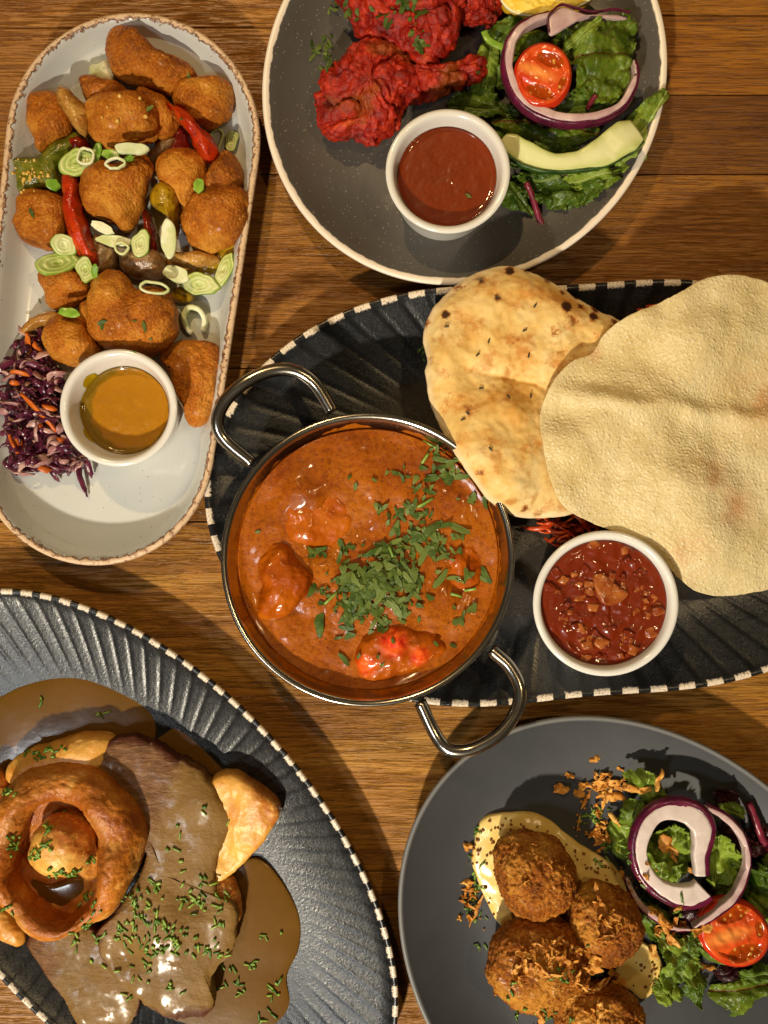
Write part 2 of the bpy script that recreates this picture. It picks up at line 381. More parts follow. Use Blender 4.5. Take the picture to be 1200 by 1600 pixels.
def mat_fried(name, dark, mid, light, crumb=420, bd=0.0009, rough=(0.36, 0.6)):
    m = M(name); a = m.noise(60, 5, .62, .4); b = m.noise(crumb, 5, .75); v = m.voro(crumb * 1.1); v2 = m.voro(crumb * .55); big = m.noise(26, 2)
    c = m.ramp(m.math('ADD', m.math('MULTIPLY', a, .65), m.math('MULTIPLY', big, .35)), [(0.34, dark), (0.5, mid), (0.66, light)])
    c = m.mix(m.math('MULTIPLY', m.step(b, 0.50, 0.66), 0.5), c, light); c = m.mix(m.math('MULTIPLY', m.step(b, 0.48, 0.34), 0.5), c, dark)
    c = m.mix(m.math('MULTIPLY', m.math('SUBTRACT', 1.0, m.step(v2, 0.10, 0.24)), m.math('MULTIPLY', m.step(m.noise(90, 2), .45, .6), .45)), c, lin(236, 186, 104))
    h = m.math('SUBTRACT', b, m.math('MULTIPLY', v, 0.6))
    return m.set(color=c, rough=m.mixf(b, rough[0], rough[1]), spec=0.22, coat=m.math('MULTIPLY', m.step(m.noise(120, 3), .5, .65), .35), coatr=.28, normal=m.bump(h, bd, 0.9))
def mat_pakora():
    m = M('red_battered_chicken'); a = m.noise(95, 5, .65, .8); b = m.noise(380, 4, .7); c_ = m.noise(38, 3, .5)
    c = m.ramp(a, [(0.30, lin(84, 12, 3)), (0.48, lin(150, 24, 8)), (0.60, lin(184, 44, 16)), (0.74, lin(204, 84, 30))])
    c = m.mix(m.math('MULTIPLY', m.step(c_, 0.54, 0.68), 0.8), c, lin(140, 66, 12)); c = m.mix(m.math('MULTIPLY', m.step(b, 0.5, 0.3), 0.6), c, lin(86, 8, 10))
    return m.set(color=c, rough=m.mixf(b, 0.34, 0.6), spec=0.4, normal=m.bump(b, 0.0012, 0.8), sss=0.0)
def mat_curry():
    m = M('curry_sauce'); a = m.noise(28, 4, .55, .6); b = m.noise(420, 4, .7); sp = m.voro(300); o = m.noise(60, 4, .65)
    c = m.ramp(a, [(0.3, lin(126, 57, 2)), (0.5, lin(154, 79, 4)), (0.7, lin(168, 93, 9))])
    c = m.mix(m.math('MULTIPLY', m.step(o, 0.55, 0.75), 0.5), c, lin(150, 80, 20))
    c = m.mix(m.math('MULTIPLY', m.math('SUBTRACT', 1.0, m.step(sp, 0.08, 0.15)), m.step(m.noise(120, 1), .45, .55)), c, lin(62, 24, 4))
    c = m.mix(m.math('MULTIPLY', m.step(b, .52, .36), .5), c, lin(104, 38, 2)); c = m.mix(m.math('MULTIPLY', m.step(b, .54, .68), .35), c, lin(176, 96, 12))
    return m.set(color=c, rough=0.4, spec=0.12, coat=m.math('MULTIPLY', m.step(m.noise(70, 4, .6), .36, .62), .8), coatr=0.14, normal=m.bump(m.math('ADD', b, m.math('MULTIPLY', m.noise(1100, 2), .4)), 0.0008, 0.6))
def mat_curry_chunk(name, red):
    m = M(name); a = m.noise(70, 3, .55, .4); b = m.noise(420, 4, .7)
    c = m.ramp(a, [(0.3, lin(132, 54, 2)), (0.5, lin(164, 76, 3)), (0.7, lin(184, 96, 8))])
    if red: c = m.mix(m.attr('mask'), c, m.mix(m.step(m.noise(160, 4, .7), 0.42, 0.62), lin(206, 26, 20), lin(238, 96, 30)))
    return m.set(color=c, rough=0.4, spec=0.12, coat=m.step(m.noise(70, 4, .6), .38, .62), coatr=0.16, normal=m.bump(b, 0.0008, 0.6))
def mat_sauce(name, c0, c1, fleck, rough=0.22, bd=0.0004, grain=500, oil=None):
    m = M(name); a = m.noise(60, 4, .6, .5); b = m.noise(grain, 3, .7); sp = m.voro(480)
    c = m.mix(a, c0, c1); c = m.mix(m.math('MULTIPLY', m.math('SUBTRACT', 1.0, m.step(sp, 0.06, 0.14)), m.step(m.noise(200, 1), .5, .55)), c, fleck)
    if oil: c = m.mix(m.attr('mask'), c, oil)
    r = m.mixf(m.noise(240, 3), rough, rough + 0.2)
    if oil: r = m.mixf(m.attr('mask'), r, 0.08)
    return m.set(color=c, rough=0.42, spec=0.15, coat=m.step(m.noise(90, 4, .6), .25, .6), coatr=.09, normal=m.bump(b, bd, 0.6), coatn=m.bump(m.noise(300, 2, .5), bd*.4, .4))
def mat_gravy():
    m = M('brown_gravy'); a = m.noise(30, 4, .55, .6); c = m.mix(a, lin(82, 54, 15), lin(114, 80, 30)); b = m.noise(70, 3)
    return m.set(color=c, rough=0.16, spec=0.45, normal=m.bump(b, 0.0005, 0.3))
def mat_beef():
    m = M('gravy_covered_beef'); gr = m.noise(1, 4, .6, .5, m.mapv((130, 420, 200))); a = m.noise(120, 4, .6); t = m.attr('t'); mk = m.attr('mask')
    meat = m.ramp(gr, [(0.3, lin(88, 58, 34)), (0.55, lin(114, 79, 48)), (0.75, lin(138, 101, 66))])
    meat = m.mix(m.step(m.math('ADD', t, m.math('MULTIPLY', m.math('SUBTRACT', m.noise(150, 3), .5), .12)), 0.90, 0.98), meat, m.mix(m.noise(300, 3), lin(44, 22, 14), lin(98, 50, 30)))
    gv = m.mix(m.noise(45, 4, .6, .5), lin(96, 67, 26), lin(140, 107, 56))
    cov = m.step(m.math('ADD', mk, m.math('MULTIPLY', m.math('SUBTRACT', m.noise(45, 5, .65, .6), .5), 1.3)), 0.25, 0.75)
    h = m.math('ADD', m.math('MULTIPLY', m.noise(90, 3), .8), m.math('MULTIPLY', gr, m.mixf(cov, 1.6, 0.5)))
    return m.set(color=m.mix(cov, meat, gv), rough=0.5, spec=0.15, coat=m.math('MULTIPLY', m.mixf(cov, .4, 1.0), m.math('MULTIPLY', m.step(m.noise(120, 4, .65), .42, .62), .5)), coatr=0.2, normal=m.bump(m.math('ADD', h, m.math('MULTIPLY', m.noise(240, 4, .65), 1.0)), 0.0013, 0.6))
def mat_yorkshire():
    m = M('baked_batter'); a = m.noise(45, 5, .6, .5); b = m.noise(320, 4, .65); h_ = m.attr('mask')
    c = m.ramp(a, [(0.34, lin(140, 70, 12)), (0.5, lin(188, 112, 32)), (0.66, lin(222, 166, 84))])
    c = m.mix(m.math('MULTIPLY', h_, 0.75), c, m.mix(b, lin(104, 46, 8), lin(176, 92, 28)))
    return m.set(color=c, rough=m.mixf(b, 0.3, 0.5), spec=0.4, normal=m.bump(m.math('ADD', b, m.math('MULTIPLY', m.noise(150, 4), 1.2)), 0.0011, 0.8))
def mat_potato():
    m = M('roast_potato'); a = m.noise(55, 4, .6, .4); b = m.noise(400, 4, .7); mk = m.attr('mask')
    c = m.ramp(a, [(0.3, lin(196, 122, 36)), (0.55, lin(222, 168, 78)), (0.78, lin(232, 198, 120))])
    c = m.mix(m.math('MULTIPLY', mk, m.step(b, 0.3, 0.55)), c, lin(168, 84, 20))
    return m.set(color=c, rough=m.mixf(b, 0.26, 0.45), spec=0.5, normal=m.bump(b, 0.0007, 0.6))
def mat_naan():
    m = M('naan_bread'); a = m.noise(38, 5, .6, .5); b = m.noise(260, 4, .65); t = m.attr('t'); mk = m.attr('mask')
    c = m.ramp(a, [(0.34, lin(232, 206, 146)), (0.52, lin(224, 186, 112)), (0.68, lin(206, 148, 62))])
    c = m.mix(m.math('MULTIPLY', m.step(m.noise(80, 5, .7), 0.50, 0.68), 0.75), c, lin(190, 120, 44))
    c = m.mix(m.step(t, 0.93, 1.0), c, lin(236, 210, 164))
    br = m.step(m.math('ADD', mk, m.math('MULTIPLY', m.math('SUBTRACT', m.noise(330, 5, .8), 0.5), 2.6)), 0.36, 0.95)
    c = m.mix(br, c, m.ramp(m.math('ADD', mk, m.math('MULTIPLY', m.math('SUBTRACT', m.noise(300, 3), .5), .8)), [(0.45, lin(186, 116, 44)), (0.85, lin(124, 66, 24)), (1.0, lin(66, 36, 18))]))
    return m.set(color=c, rough=0.52, spec=0.35, normal=m.bump(m.math('ADD', b, m.math('MULTIPLY', m.noise(90, 3), .8)), 0.0005, 0.6))
def mat_papad():
    m = M('fried_poppadom'); a = m.noise(24, 4, .55, .4); v = m.voro(900, 'SMOOTH_F1'); v2 = m.voro(620); b = m.noise(700, 4, .75); mk = m.attr('mask')
    c = m.ramp(a, [(0.3, lin(220, 197, 134)), (0.5, lin(232, 213, 158)), (0.75, lin(238, 223, 178))])
    c = m.mix(m.math('MULTIPLY', m.step(b, 0.5, 0.66), 0.55), c, lin(242, 228, 184)); c = m.mix(m.math('MULTIPLY', m.step(b, 0.46, 0.34), 0.5), c, lin(196, 156, 84))
    c = m.mix(m.math('MULTIPLY', mk, m.step(m.noise(60, 3), .3, .6)), c, lin(214, 150, 96))
    v3 = m.voro(430); c = m.mix(m.math('MULTIPLY', m.math('SUBTRACT', 1.0, m.step(v3, .12, .38)), .45), c, lin(246, 234, 196))
    h = m.math('ADD', m.math('ADD', m.math('SUBTRACT', 1.0, v), m.math('MULTIPLY', b, 0.8)), m.math('MULTIPLY', m.math('SUBTRACT', 1.0, m.step(v3, .0, .45)), 1.0))
    mm = m.set(color=c, rough=m.mixf(b, 0.32, 0.5), spec=0.45, normal=m.bump(h, 0.0004, 0.7))
    return m.translucent(lin(226, 176, 96), 0.2)
def mat_leaf(name, dark, light, vein, jag=0.0, tr=0.25, rough=0.24, veinw=0.010):
    m = M(name); lu, lv = m.attr('lu'), m.attr('lv'); av = m.math('ABSOLUTE', m.math('ADD', lv, m.math('MULTIPLY', m.math('SUBTRACT', m.noise(30, 2), .5), .05))); a = m.noise(48, 5, .65)
    c = m.mix(m.step(a, 0.32, 0.68), dark, light)
    mid = m.math('SUBTRACT', 1.0, m.step(av, veinw * 0.3, veinw * 1.8))
    ph = m.math('SUBTRACT', m.math('ADD', lu, m.math('MULTIPLY', m.noise(45, 3), 0.35)), m.math('MULTIPLY', av, 0.8))
    sv = m.math('ABSOLUTE', m.math('SUBTRACT', m.math('FRACT', m.math('MULTIPLY', ph, 5.0)), 0.5)); side = m.math('MULTIPLY', m.math('SUBTRACT', 1.0, m.step(sv, 0.01, 0.06)), 0.35)
    net = m.math('MULTIPLY', m.math('SUBTRACT', 1.0, m.step(m.voro(260, 'DISTANCE_TO_EDGE'), 0.02, 0.10)), 0.22)
    ve = m.math('MAXIMUM', mid, m.math('MAXIMUM', side, net)); c = m.mix(m.math('MULTIPLY', ve, 0.8), c, vein)
    h = m.math('ADD', m.math('MULTIPLY', m.noise(110, 4), 1.0), m.math('MULTIPLY', m.math('SUBTRACT', 1.0, ve), 0.6))
    m.set(color=c, rough=m.mixf(m.noise(90, 2), rough, rough + 0.2), spec=0.45, normal=m.bump(h, 0.0013, 0.6))
    return m.translucent(m.mix(0.5, c, light), tr)
def mat_plain(name, c0, c1, rough=0.35, scale=150, bd=0.0004, sss=0.1, bscale=400, tr=0, spec=0.45, var=None, fleck=None):
    m = M(name); f = m.noise(scale, 4, .6, .3); c = m.mix(m.step(f, .25, .75), c0, c1)
    if var: c = m.mix(m.math('MULTIPLY', m.math('POWER', (m.vec(), m.rand)[1], 1.6), .85), c, var)
    if fleck: c = m.mix(m.math('MULTIPLY', m.step(m.noise(300, 4, .7), .54, .64), .8), c, fleck)
    m.set(color=c, rough=m.mixf(m.noise(scale*1.7, 3), rough*.8, rough*1.6), spec=spec, normal=m.bump(m.noise(bscale, 4, .65), bd, 0.6), sss=0.0)
    if tr: return m.translucent(c, tr)
    return m.m
def mat_spring():
    m = M('spring_onion_slice'); t = m.attr('t'); a = m.noise(110, 3); g = m.noise(38, 2)
    rg = m.math('SINE', m.math('MULTIPLY', m.math('ADD', t, m.math('MULTIPLY', a, 0.30)), 20.0)); rg = m.step(rg, -0.6, 0.9)
    c = m.mix(m.math('MULTIPLY', rg, .6), lin(196, 202, 136), lin(218, 220, 172)); c = m.mix(m.step(t, 0.82, 0.99), c, lin(126, 150, 52)); c = m.mix(m.math('MULTIPLY', m.step(g, .42, .62), .75), c, m.mix(rg, lin(128, 158, 50), lin(176, 194, 92)))
    return m.set(color=c, rough=0.28, spec=0.4, normal=m.bump(rg, 0.0003, 0.5))
def mat_tomato():
    m = M('tomato_cut'); a = m.noise(60, 4, .6, .4); lu, lv = m.attr('lu'), m.attr('lv'); t = m.attr('t')
    c = m.mix(m.step(a, .3, .7), lin(196, 52, 14), lin(222, 92, 34))
    ew = lambda cu, cv, ru, rv: m.math('SQRT', m.math('ADD', m.math('POWER', m.math('DIVIDE', m.math('SUBTRACT', lu, cu), ru), 2.0), m.math('POWER', m.math('DIVIDE', m.math('SUBTRACT', lv, cv), rv), 2.0)))
    wob = m.math('MULTIPLY', m.math('SUBTRACT', m.noise(110, 3), .5), 1.0)
    core = m.math('SUBTRACT', 1.0, m.step(m.math('ADD', ew(-.12, 0.0, .42, .11), m.math('MULTIPLY', wob, .4)), 0.0, 1.2)); c = m.mix(m.math('MULTIPLY', core, .9), c, lin(236, 150, 70))
    g = m.math('MINIMUM', m.math('MINIMUM', ew(.06, .25, .25, .11), ew(.02, -.25, .25, .11)), ew(.33, .02, .06, .12)); gel = m.math('SUBTRACT', 1.0, m.step(m.math('ADD', g, m.math('MULTIPLY', wob, .5)), 0.75, 1.05))
    gc = m.mix(m.math('SUBTRACT', 1.0, m.step(m.voro(300), 0.14, 0.30)), m.mix(a, lin(138, 66, 6), lin(166, 52, 8)), lin(206, 158, 70)); c = m.mix(m.math('MULTIPLY', gel, .9), c, gc)
    c = m.mix(m.step(t, 0.88, 0.94), c, lin(190, 44, 14))
    return m.set(color=c, rough=m.mixf(gel, 0.22, 0.08), spec=0.5, normal=m.bump(m.math('SUBTRACT', m.noise(140, 3), m.math('MULTIPLY', gel, .8)), 0.0008, 0.6))

MT = {}
MT['wood'] = mat_wood(); MT['striped'] = mat_striped('striped_dark_glaze', 0.19, 0.85, 0.72); MT['striped2'] = mat_striped('fluted_dark_glaze', 0.10, 0.85, 0.63); MT['grey'] = mat_grey_plate(); MT['dark'] = mat_dark_plate(); MT['platter'] = mat_platter()
MT['china'] = mat_china(); MT['steel'] = mat_steel()
MT['nugget'] = mat_fried('golden_crumb', lin(106, 48, 5), lin(176, 98, 16), lin(214, 146, 50), 620, 0.0010)
MT['ball'] = mat_fried('panko_crumb', lin(88, 38, 4), lin(158, 86, 14), lin(216, 152, 58), 420, 0.0019, (0.28, 0.5))
MT['flake'] = mat_fried('crispy_onion_skin', lin(140, 74, 18), lin(200, 134, 50), lin(232, 184, 100), 300, 0.0006)
MT['pakora'] = mat_pakora(); MT['curry'] = mat_curry(); MT['chunk'] = mat_curry_chunk('sauced_chicken', False); MT['chunk_red'] = mat_curry_chunk('red_tikka_chicken', True)
MT['dip'] = mat_sauce('orange_curry_dip', lin(150, 98, 5), lin(168, 112, 10), lin(120, 72, 5), 0.3, 0.0006, 380, oil=lin(118, 88, 3))
MT['redsauce'] = mat_sauce('red_tomato_sauce', lin(98, 32, 3), lin(124, 46, 6), lin(50, 16, 3), 0.14, 0.0004, 420)
MT['chutney'] = mat_sauce('tomato_chutney_sauce', lin(92, 24, 3), lin(124, 40, 6), lin(46, 12, 2), 0.10, 0.0008, 160)
MT['dice'] = mat_plain('glossy_onion_dice', lin(112, 36, 7), lin(172, 100, 46), 0.12, 130, 0.0004, 0.05)
MT['gravy'] = mat_gravy(); MT['beef'] = mat_beef(); MT['york'] = mat_yorkshire(); MT['potato'] = mat_potato()
MT['naan'] = mat_naan(); MT['papad'] = mat_papad()
MT['mayo'] = mat_plain('mustard_mayonnaise', lin(226, 188, 96), lin(236, 210, 136), 0.18, 60, 0.0005, 0.2, 160)
MT['seed'] = mat_plain('mustard_seed', lin(90, 48, 16), lin(150, 92, 36), 0.3)
MT['lettuce'] = mat_leaf('green_lettuce', lin(78, 106, 16), lin(150, 172, 56), lin(186, 200, 110))
MT['dkleaf'] = mat_leaf('dark_green_leaf', lin(52, 78, 14), lin(104, 132, 36), lin(140, 162, 76))
MT['chard'] = mat_leaf('red_veined_leaf', lin(66, 92, 14), lin(122, 146, 40), lin(116, 44, 34))
MT['redleaf'] = mat_leaf('dark_red_leaf', lin(30, 10, 12), lin(66, 26, 28), lin(96, 40, 48), tr=0.1)
MT['onion'] = mat_plain('onion_flesh', lin(200, 182, 174), lin(220, 204, 196), 0.24, 90, 0.0003, 0.3)
MT['onion_p'] = mat_plain('pale_purple_onion_flesh', lin(178, 142, 142), lin(210, 184, 178), 0.24, 90, 0.0003, 0.3)
MT['oskin'] = mat_plain('purple_onion_skin', lin(60, 10, 34), lin(106, 26, 58), 0.2, 120, 0.0003, 0.08)
def mat_cuc():
    m = M('cucumber_flesh'); sd = m.math('ABSOLUTE', m.attr('side')); n_ = m.noise(70, 4, .6)
    c = m.mix(m.step(m.math('ADD', sd, m.math('MULTIPLY', m.math('SUBTRACT', n_, .5), .5)), .25, .95), lin(214, 214, 158), lin(186, 192, 116)); c = m.mix(m.math('MULTIPLY', m.step(m.noise(160, 3), .5, .7), .4), c, lin(226, 224, 178))
    return m.set(color=c, rough=.3, spec=.4, normal=m.bump(n_, .0006, .5))
MT['cuc'] = mat_cuc()
MT['cskin'] = mat_plain('cucumber_skin', lin(24, 52, 14), lin(60, 92, 30), 0.3, 160, 0.0005, 0.05)
MT['lemon'] = mat_plain('lemon_flesh', lin(232, 190, 50), lin(244, 218, 104), 0.16, 160, 0.0012, 0.3, 260)
MT['lrind'] = mat_plain('lemon_rind', lin(226, 172, 20), lin(238, 194, 50), 0.35, 120, 0.0005, 0.1, 500)
MT['pith'] = mat_plain('lemon_pith', lin(236, 222, 160), lin(240, 232, 190), 0.5, 120, 0.0003, 0.1)
MT['tomato'] = mat_tomato(); MT['tskin'] = mat_plain('tomato_skin', lin(186, 34, 14), lin(210, 60, 26), 0.12, 60, 0.0002, 0.2)
MT['rpep'] = mat_plain('red_pepper', lin(150, 22, 4), lin(200, 62, 12), 0.2, 60, 0.0014, 0.05, 200, fleck=lin(90, 20, 4))
MT['dpep'] = mat_plain('cooked_dark_red_pepper', lin(96, 16, 8), lin(150, 34, 16), 0.16, 90, 0.001, 0.1, 160)
MT['gpep'] = mat_plain('green_pepper', lin(52, 60, 8), lin(112, 112, 24), 0.18, 90, 0.0014, 0.05, 190, fleck=lin(134, 116, 34))
MT['ypep'] = mat_plain('yellow_pepper', lin(138, 104, 8), lin(180, 142, 24), 0.18, 70, 0.001, 0.05, 150, fleck=lin(120, 74, 10))
MT['amber'] = mat_plain('fried_onion_petal', lin(150, 96, 30), lin(198, 152, 78), 0.18, 90, 0.0014, 0.05, 200, fleck=lin(120, 66, 16))
MT['gonion'] = mat_plain('purple_fried_onion', lin(112, 80, 50), lin(168, 136, 92), 0.2, 90, 0.0014, 0.05, 200, fleck=lin(140, 84, 30))
MT['spring'] = mat_spring(); MT['sgreen'] = mat_plain('spring_onion_green', lin(92, 136, 26), lin(156, 188, 70), 0.22, 90, 0.0003, 0.2)
MT['swhite'] = mat_plain('spring_onion_white', lin(190, 200, 130), lin(234, 234, 208), 0.26, 70, 0.0004, 0.1, 500)
MT['cor'] = mat_plain('coriander_leaf', lin(44, 66, 14), lin(80, 104, 34), 0.42, 200, 0.0003, 0, 700, 0.15, spec=.3, var=lin(116, 130, 58))
MT['cstem'] = mat_plain('coriander_stem', lin(104, 140, 50), lin(140, 172, 76), 0.3, 200, 0.0003, 0.1)
MT['chive'] = mat_plain('chive', lin(44, 78, 14), lin(84, 124, 32), 0.3, 300, 0.0002, 0.05, var=lin(150, 176, 70))
MT['cabbage'] = mat_plain('purple_cabbage', lin(46, 10, 28), lin(104, 40, 62), 0.16, 120, 0.0005, 0.1)
MT['cabpale'] = mat_plain('pale_dressed_cabbage', lin(142, 92, 96), lin(192, 152, 140), 0.2, 120, 0.0005, 0.2)
MT['carrot'] = mat_plain('carrot', lin(184, 78, 12), lin(210, 112, 32), 0.28, 120, 0.0004, 0.2)
MT['carrot_d'] = mat_plain('carrot_salad_red', lin(184, 52, 12), lin(214, 88, 30), 0.24, 120, 0.0004, 0.2)
MT['garlic'] = mat_plain('fried_garlic', lin(196, 150, 56), lin(226, 190, 100), 0.2, 200, 0.0003, 0.2)
MT['stem'] = mat_plain('red_leaf_stem', lin(88, 16, 34), lin(134, 44, 62), 0.22, 120, 0.0003, 0.1)

# ================================================================== the table
table = thing('table_top', (0, 0, 0), kind='structure')
def plank(x0, x1, y0, y1, seed, tone=(.72, .66, .60)):
    X0, Y1 = W(x0, y0); X1, Y0 = W(x1, y1); g = 0.0003
    X0 += g; X1 -= g; Y0 += g; Y1 -= g; b = 0.0004
    V = []; 
    for ins, z in ((0, -0.03), (0, -b), (b, 0.0)):
        V += [(X0+ins, Y0+ins, z), (X1-ins, Y0+ins, z), (X1-ins, Y1-ins, z), (X0+ins, Y1-ins, z)]
    F = fill_rings(3, 4, False, False) + [[3, 2, 1, 0], [8, 9, 10, 11]]
    o = put('plank', np.array(V, float), F, MT['wood'], table, smooth=False, origin=((X0+X1)/2, (Y0+Y1)/2, 0))
    o.color = (*tone, 1); return o
q = 0
rowsL = [-420, -200, 43, 272]; rowsR = [-420, -110, 24, 148, 272]; rows = [272, 575, 815, 1362, 1660, 2000]
for a, b in zip(rowsL[:-1], rowsL[1:]): plank(-450, 560, a, b, q, (1.0, .88, .70)); q += 1
for a, b in zip(rowsR[:-1], rowsR[1:]): plank(560, 1650, a, b, q, ((.84, .70, .52), (.86, .72, .52), (.78, .66, .48), (.56, .43, .30))[q % 4] if q != 6 else (.54, .44, .32)); q += 1
for (a, b), tn in zip(zip(rows[:-1], rows[1:]), ((.80, .69, .54), (.8, .7, .56), (.94, .87, .80), (.9, .83, .74), (.8, .7, .56))): plank(-450, 1650, a, b, q, tn); q += 1
gap = put('joint_bed', np.array([(-.36,-.42,-.006),(.36,-.42,-.006),(.36,.42,-.006),(-.36,.42,-.006)]), [[0,1,2,3]], mat_plain('dark_joint', lin(30,18,8), lin(44,26,12), .7), table, smooth=False)

# ================================================================== plates
def plate(name, O, ctr_px, zrim, prof, mat, label, n=360, flutes=0, flute_amp=0.0, flute_zone=(0.6, 0.97), rimw=0.012, wob=0.0, dash_n=None):
    """O: outline in photo pixels at the rim's height; prof: (inset, scale, z) from under the foot over the rim to the middle"""
    O = spline(O, n) if len(O) < n else np.array(O)
    x, y = W(O[:,0], O[:,1], zrim); P = np.stack([x, y], 1); cx, cy = W(ctr_px[0], ctr_px[1], zrim); c = np.array([cx, cy])
    t = np.roll(P, -1, 0) - np.roll(P, 1, 0); t /= np.linalg.norm(t, axis=1)[:, None]; nrm = np.stack([t[:,1], -t[:,0]], 1)
    s = np.r_[0, np.cumsum(np.linalg.norm(np.diff(np.vstack([P, P[:1]]), axis=0), axis=1))]; ang = s[:-1] / s[-1]
    seg = np.linalg.norm(P - c, axis=1)
    V, rad, an, rim = [], [], [], []
    for ins, sc_, z, up in prof:
        q = c + (P - nrm*ins - c) * sc_
        r = np.linalg.norm(q - c, axis=1) / seg; zz = np.full(n, z)
        if flutes and up:
            f = np.clip((r - flute_zone[0]) / 0.12, 0, 1) * np.clip((flute_zone[1] + 0.03 - r) / 0.05, 0, 1)
            ph = np.abs((ang * (dash_n or flutes) + 0.0) % 1 - 0.5)
            zz = zz - flute_amp * f * np.exp(-(ph / 0.13)**2)
        if wob: zz = zz + wob * perlin(np.stack([q[:,0]*9, q[:,1]*9, q[:,0]*0], 1))
        V.append(np.column_stack([q, zz])); rad.append(r); an.append(ang * (dash_n or 1))
        rim.append(np.full(n, max(0.0, 1 - ins / rimw) if (up and sc_ == 1.0) else (1.0 if sc_ == 1.0 else 0.0)))
    R = len(V); V = np.vstack(V + [[[cx, cy, prof[0][2]]], [[cx, cy, prof[-1][2]]]])
    at = {'rad': np.r_[np.concatenate(rad), 0, 0], 'ang': np.r_[np.concatenate(an), 0, 0], 'rim': np.r_[np.concatenate(rim), 0, 0]}
    o = put(name, V, fill_rings(R, n), mat, None, at); tag(o, label, 'plate'); return o
def coupe(zrim, zwell, rw, well, steps=14, flat=None, zfoot=0.0, bow=1.8, under=0.0035):
    """profile of a coupe plate: foot ring, underside, rounded lip, sloping inside"""
    pr = [(0, 0.52, zfoot, 0), (0, 0.56, zfoot, 0), (0, 0.60, zfoot+0.002, 0)]
    for k in range(1, 5):
        s_ = 0.60 + 0.36*k/4; pr.append((0, s_, zfoot + 0.002 + (zrim - under - zfoot - 0.002) * ((s_-0.6)/0.4)**bow, 0))
    pr.append((0.0008, 1.0, zrim - under*0.75, 0)); pr.append((0.0, 1.0, zrim - under*0.45, 0)); pr.append((0.0002, 1.0, zrim - under*0.15, 1)); pr.append((0.0008, 1.0, zrim, 1))
    pr.append((rw*0.5, 1.0, zrim + 0.0001, 1)); pr.append((rw*0.85, 1.0, zrim - 0.0004, 1))
    z1 = zrim - 0.0012; pr.append((rw*1.15, 1.0, z1, 1)); pr.append((rw*1.5, 1.0, z1 - 0.0008, 1))
    for k in range(1, steps+1):
        s_ = 1 - (1 - well) * k/steps; f = ((s_ - well) / (1 - well))
        pr.append((rw*1.5, s_, zwell + (z1 - 0.0008 - zwell) * f**bow, 1))
    for s_ in (well*0.8, well*0.55, well*0.3, well*0.12): pr.append((rw*1.5, s_, zwell, 1))
    return pr
def ell(cx, cy, a, b, deg, n=360, e=2.0):
    t = -np.linspace(0, 2*math.pi, n, endpoint=False); c, s = math.cos(math.radians(deg)), math.sin(math.radians(deg))
    x = a*np.sign(np.cos(t))*np.abs(np.cos(t))**(2/e); y = b*np.sign(np.sin(t))*np.abs(np.sin(t))**(2/e)
    P = np.stack([cx + x*c - y*s, cy + x*s + y*c], 1)
    d = np.r_[0, np.cumsum(np.linalg.norm(np.diff(np.vstack([P, P[:1]]), axis=0), axis=1))]; Q = np.vstack([P, P[:1]]); q = np.linspace(0, d[-1], n, endpoint=False)
    return np.stack([np.interp(q, d, Q[:,0]), np.interp(q, d, Q[:,1])], 1)
def fourier_outline(pts, c, K=4, n=720):
    P = np.array(pts, float) - c; a = np.arctan2(P[:,1], P[:,0]); r = np.linalg.norm(P, axis=1)
    base = lambda a: 1/np.sqrt((np.cos(a)/560)**2 + (np.sin(a)/336)**2)
    B = lambda a: np.stack([np.ones_like(a)] + [f(k*a) for k in range(1, K+1) for f in (np.cos, np.sin)], 1)
    X = B(a); co_ = np.linalg.solve(X.T@X + 0.02*np.eye(X.shape[1]), X.T @ (r/base(a) - 1))
    t = -np.linspace(0, 2*math.pi, n, endpoint=False); R = base(t) * (1 + B(t) @ co_)
    P = c + np.stack([R*np.cos(t), R*np.sin(t)], 1)
    d = np.r_[0, np.cumsum(np.linalg.norm(np.diff(np.vstack([P, P[:1]]), axis=0), axis=1))]; Q = np.vstack([P, P[:1]]); q = np.linspace(0, d[-1], n, endpoint=False)
    return np.stack([np.interp(q, d, Q[:,0]), np.interp(q, d, Q[:,1])], 1)
bigpts = [(333,760),(338,700),(360,615),(420,558),(500,495),(560,476),(640,460),(740,448),(900,440),(1000,437),(1080,440),(338,860),(385,960),(480,1040),(600,1086),(700,1098),(760,1101),(850,1101),(950,1093),(1030,1082),(1100,1068),(1200,1044),(1300,1010),(1390,940),(1440,850),(1450,760),(1430,660),(1370,560),(1280,490),(1180,452)]
ZW = 0.006
plate('oval_plate', fourier_outline(bigpts, np.array([885, 766.])), (885, 768), 0.021, coupe(0.021, ZW, 0.0036, 0.66, bow=1.5), MT['striped'],
      'large dark oval plate with radial stripes, under the steel curry bowl and naan', n=720, flutes=1, flute_amp=0.0003, rimw=0.0064, dash_n=66)
plate('oval_plate', ell(215, 1344, 515, 285, 47.2, 720), (215, 1344), 0.021, coupe(0.021, ZW, 0.0032, 0.5, bow=1.6), MT['striped2'],
      'dark fluted oval plate under the roast beef and gravy', n=720, flutes=1, flute_amp=0.0003, flute_zone=(0.66, 0.955), rimw=0.0058, dash_n=82)
plate('round_plate', ell(726.5, 120.5, 333, 308, -52.7, 360), (726.5, 120.5), 0.021, coupe(0.021, ZW, 0.004, 0.62, bow=2.2), MT['grey'],
      'grey speckled plate with cream rim under the red chicken pieces', n=360, rimw=0.0075, wob=0.0006)
plate('stoneware_plate', ell(1009.5, 1510, 434.6, 338.4, 46, 360), (1009.5, 1510), 0.023, coupe(0.023, ZW, 0.003, 0.66, bow=1.9), MT['dark'],
      'plain charcoal stoneware plate under the breaded balls and salad', n=360, rimw=0.006)
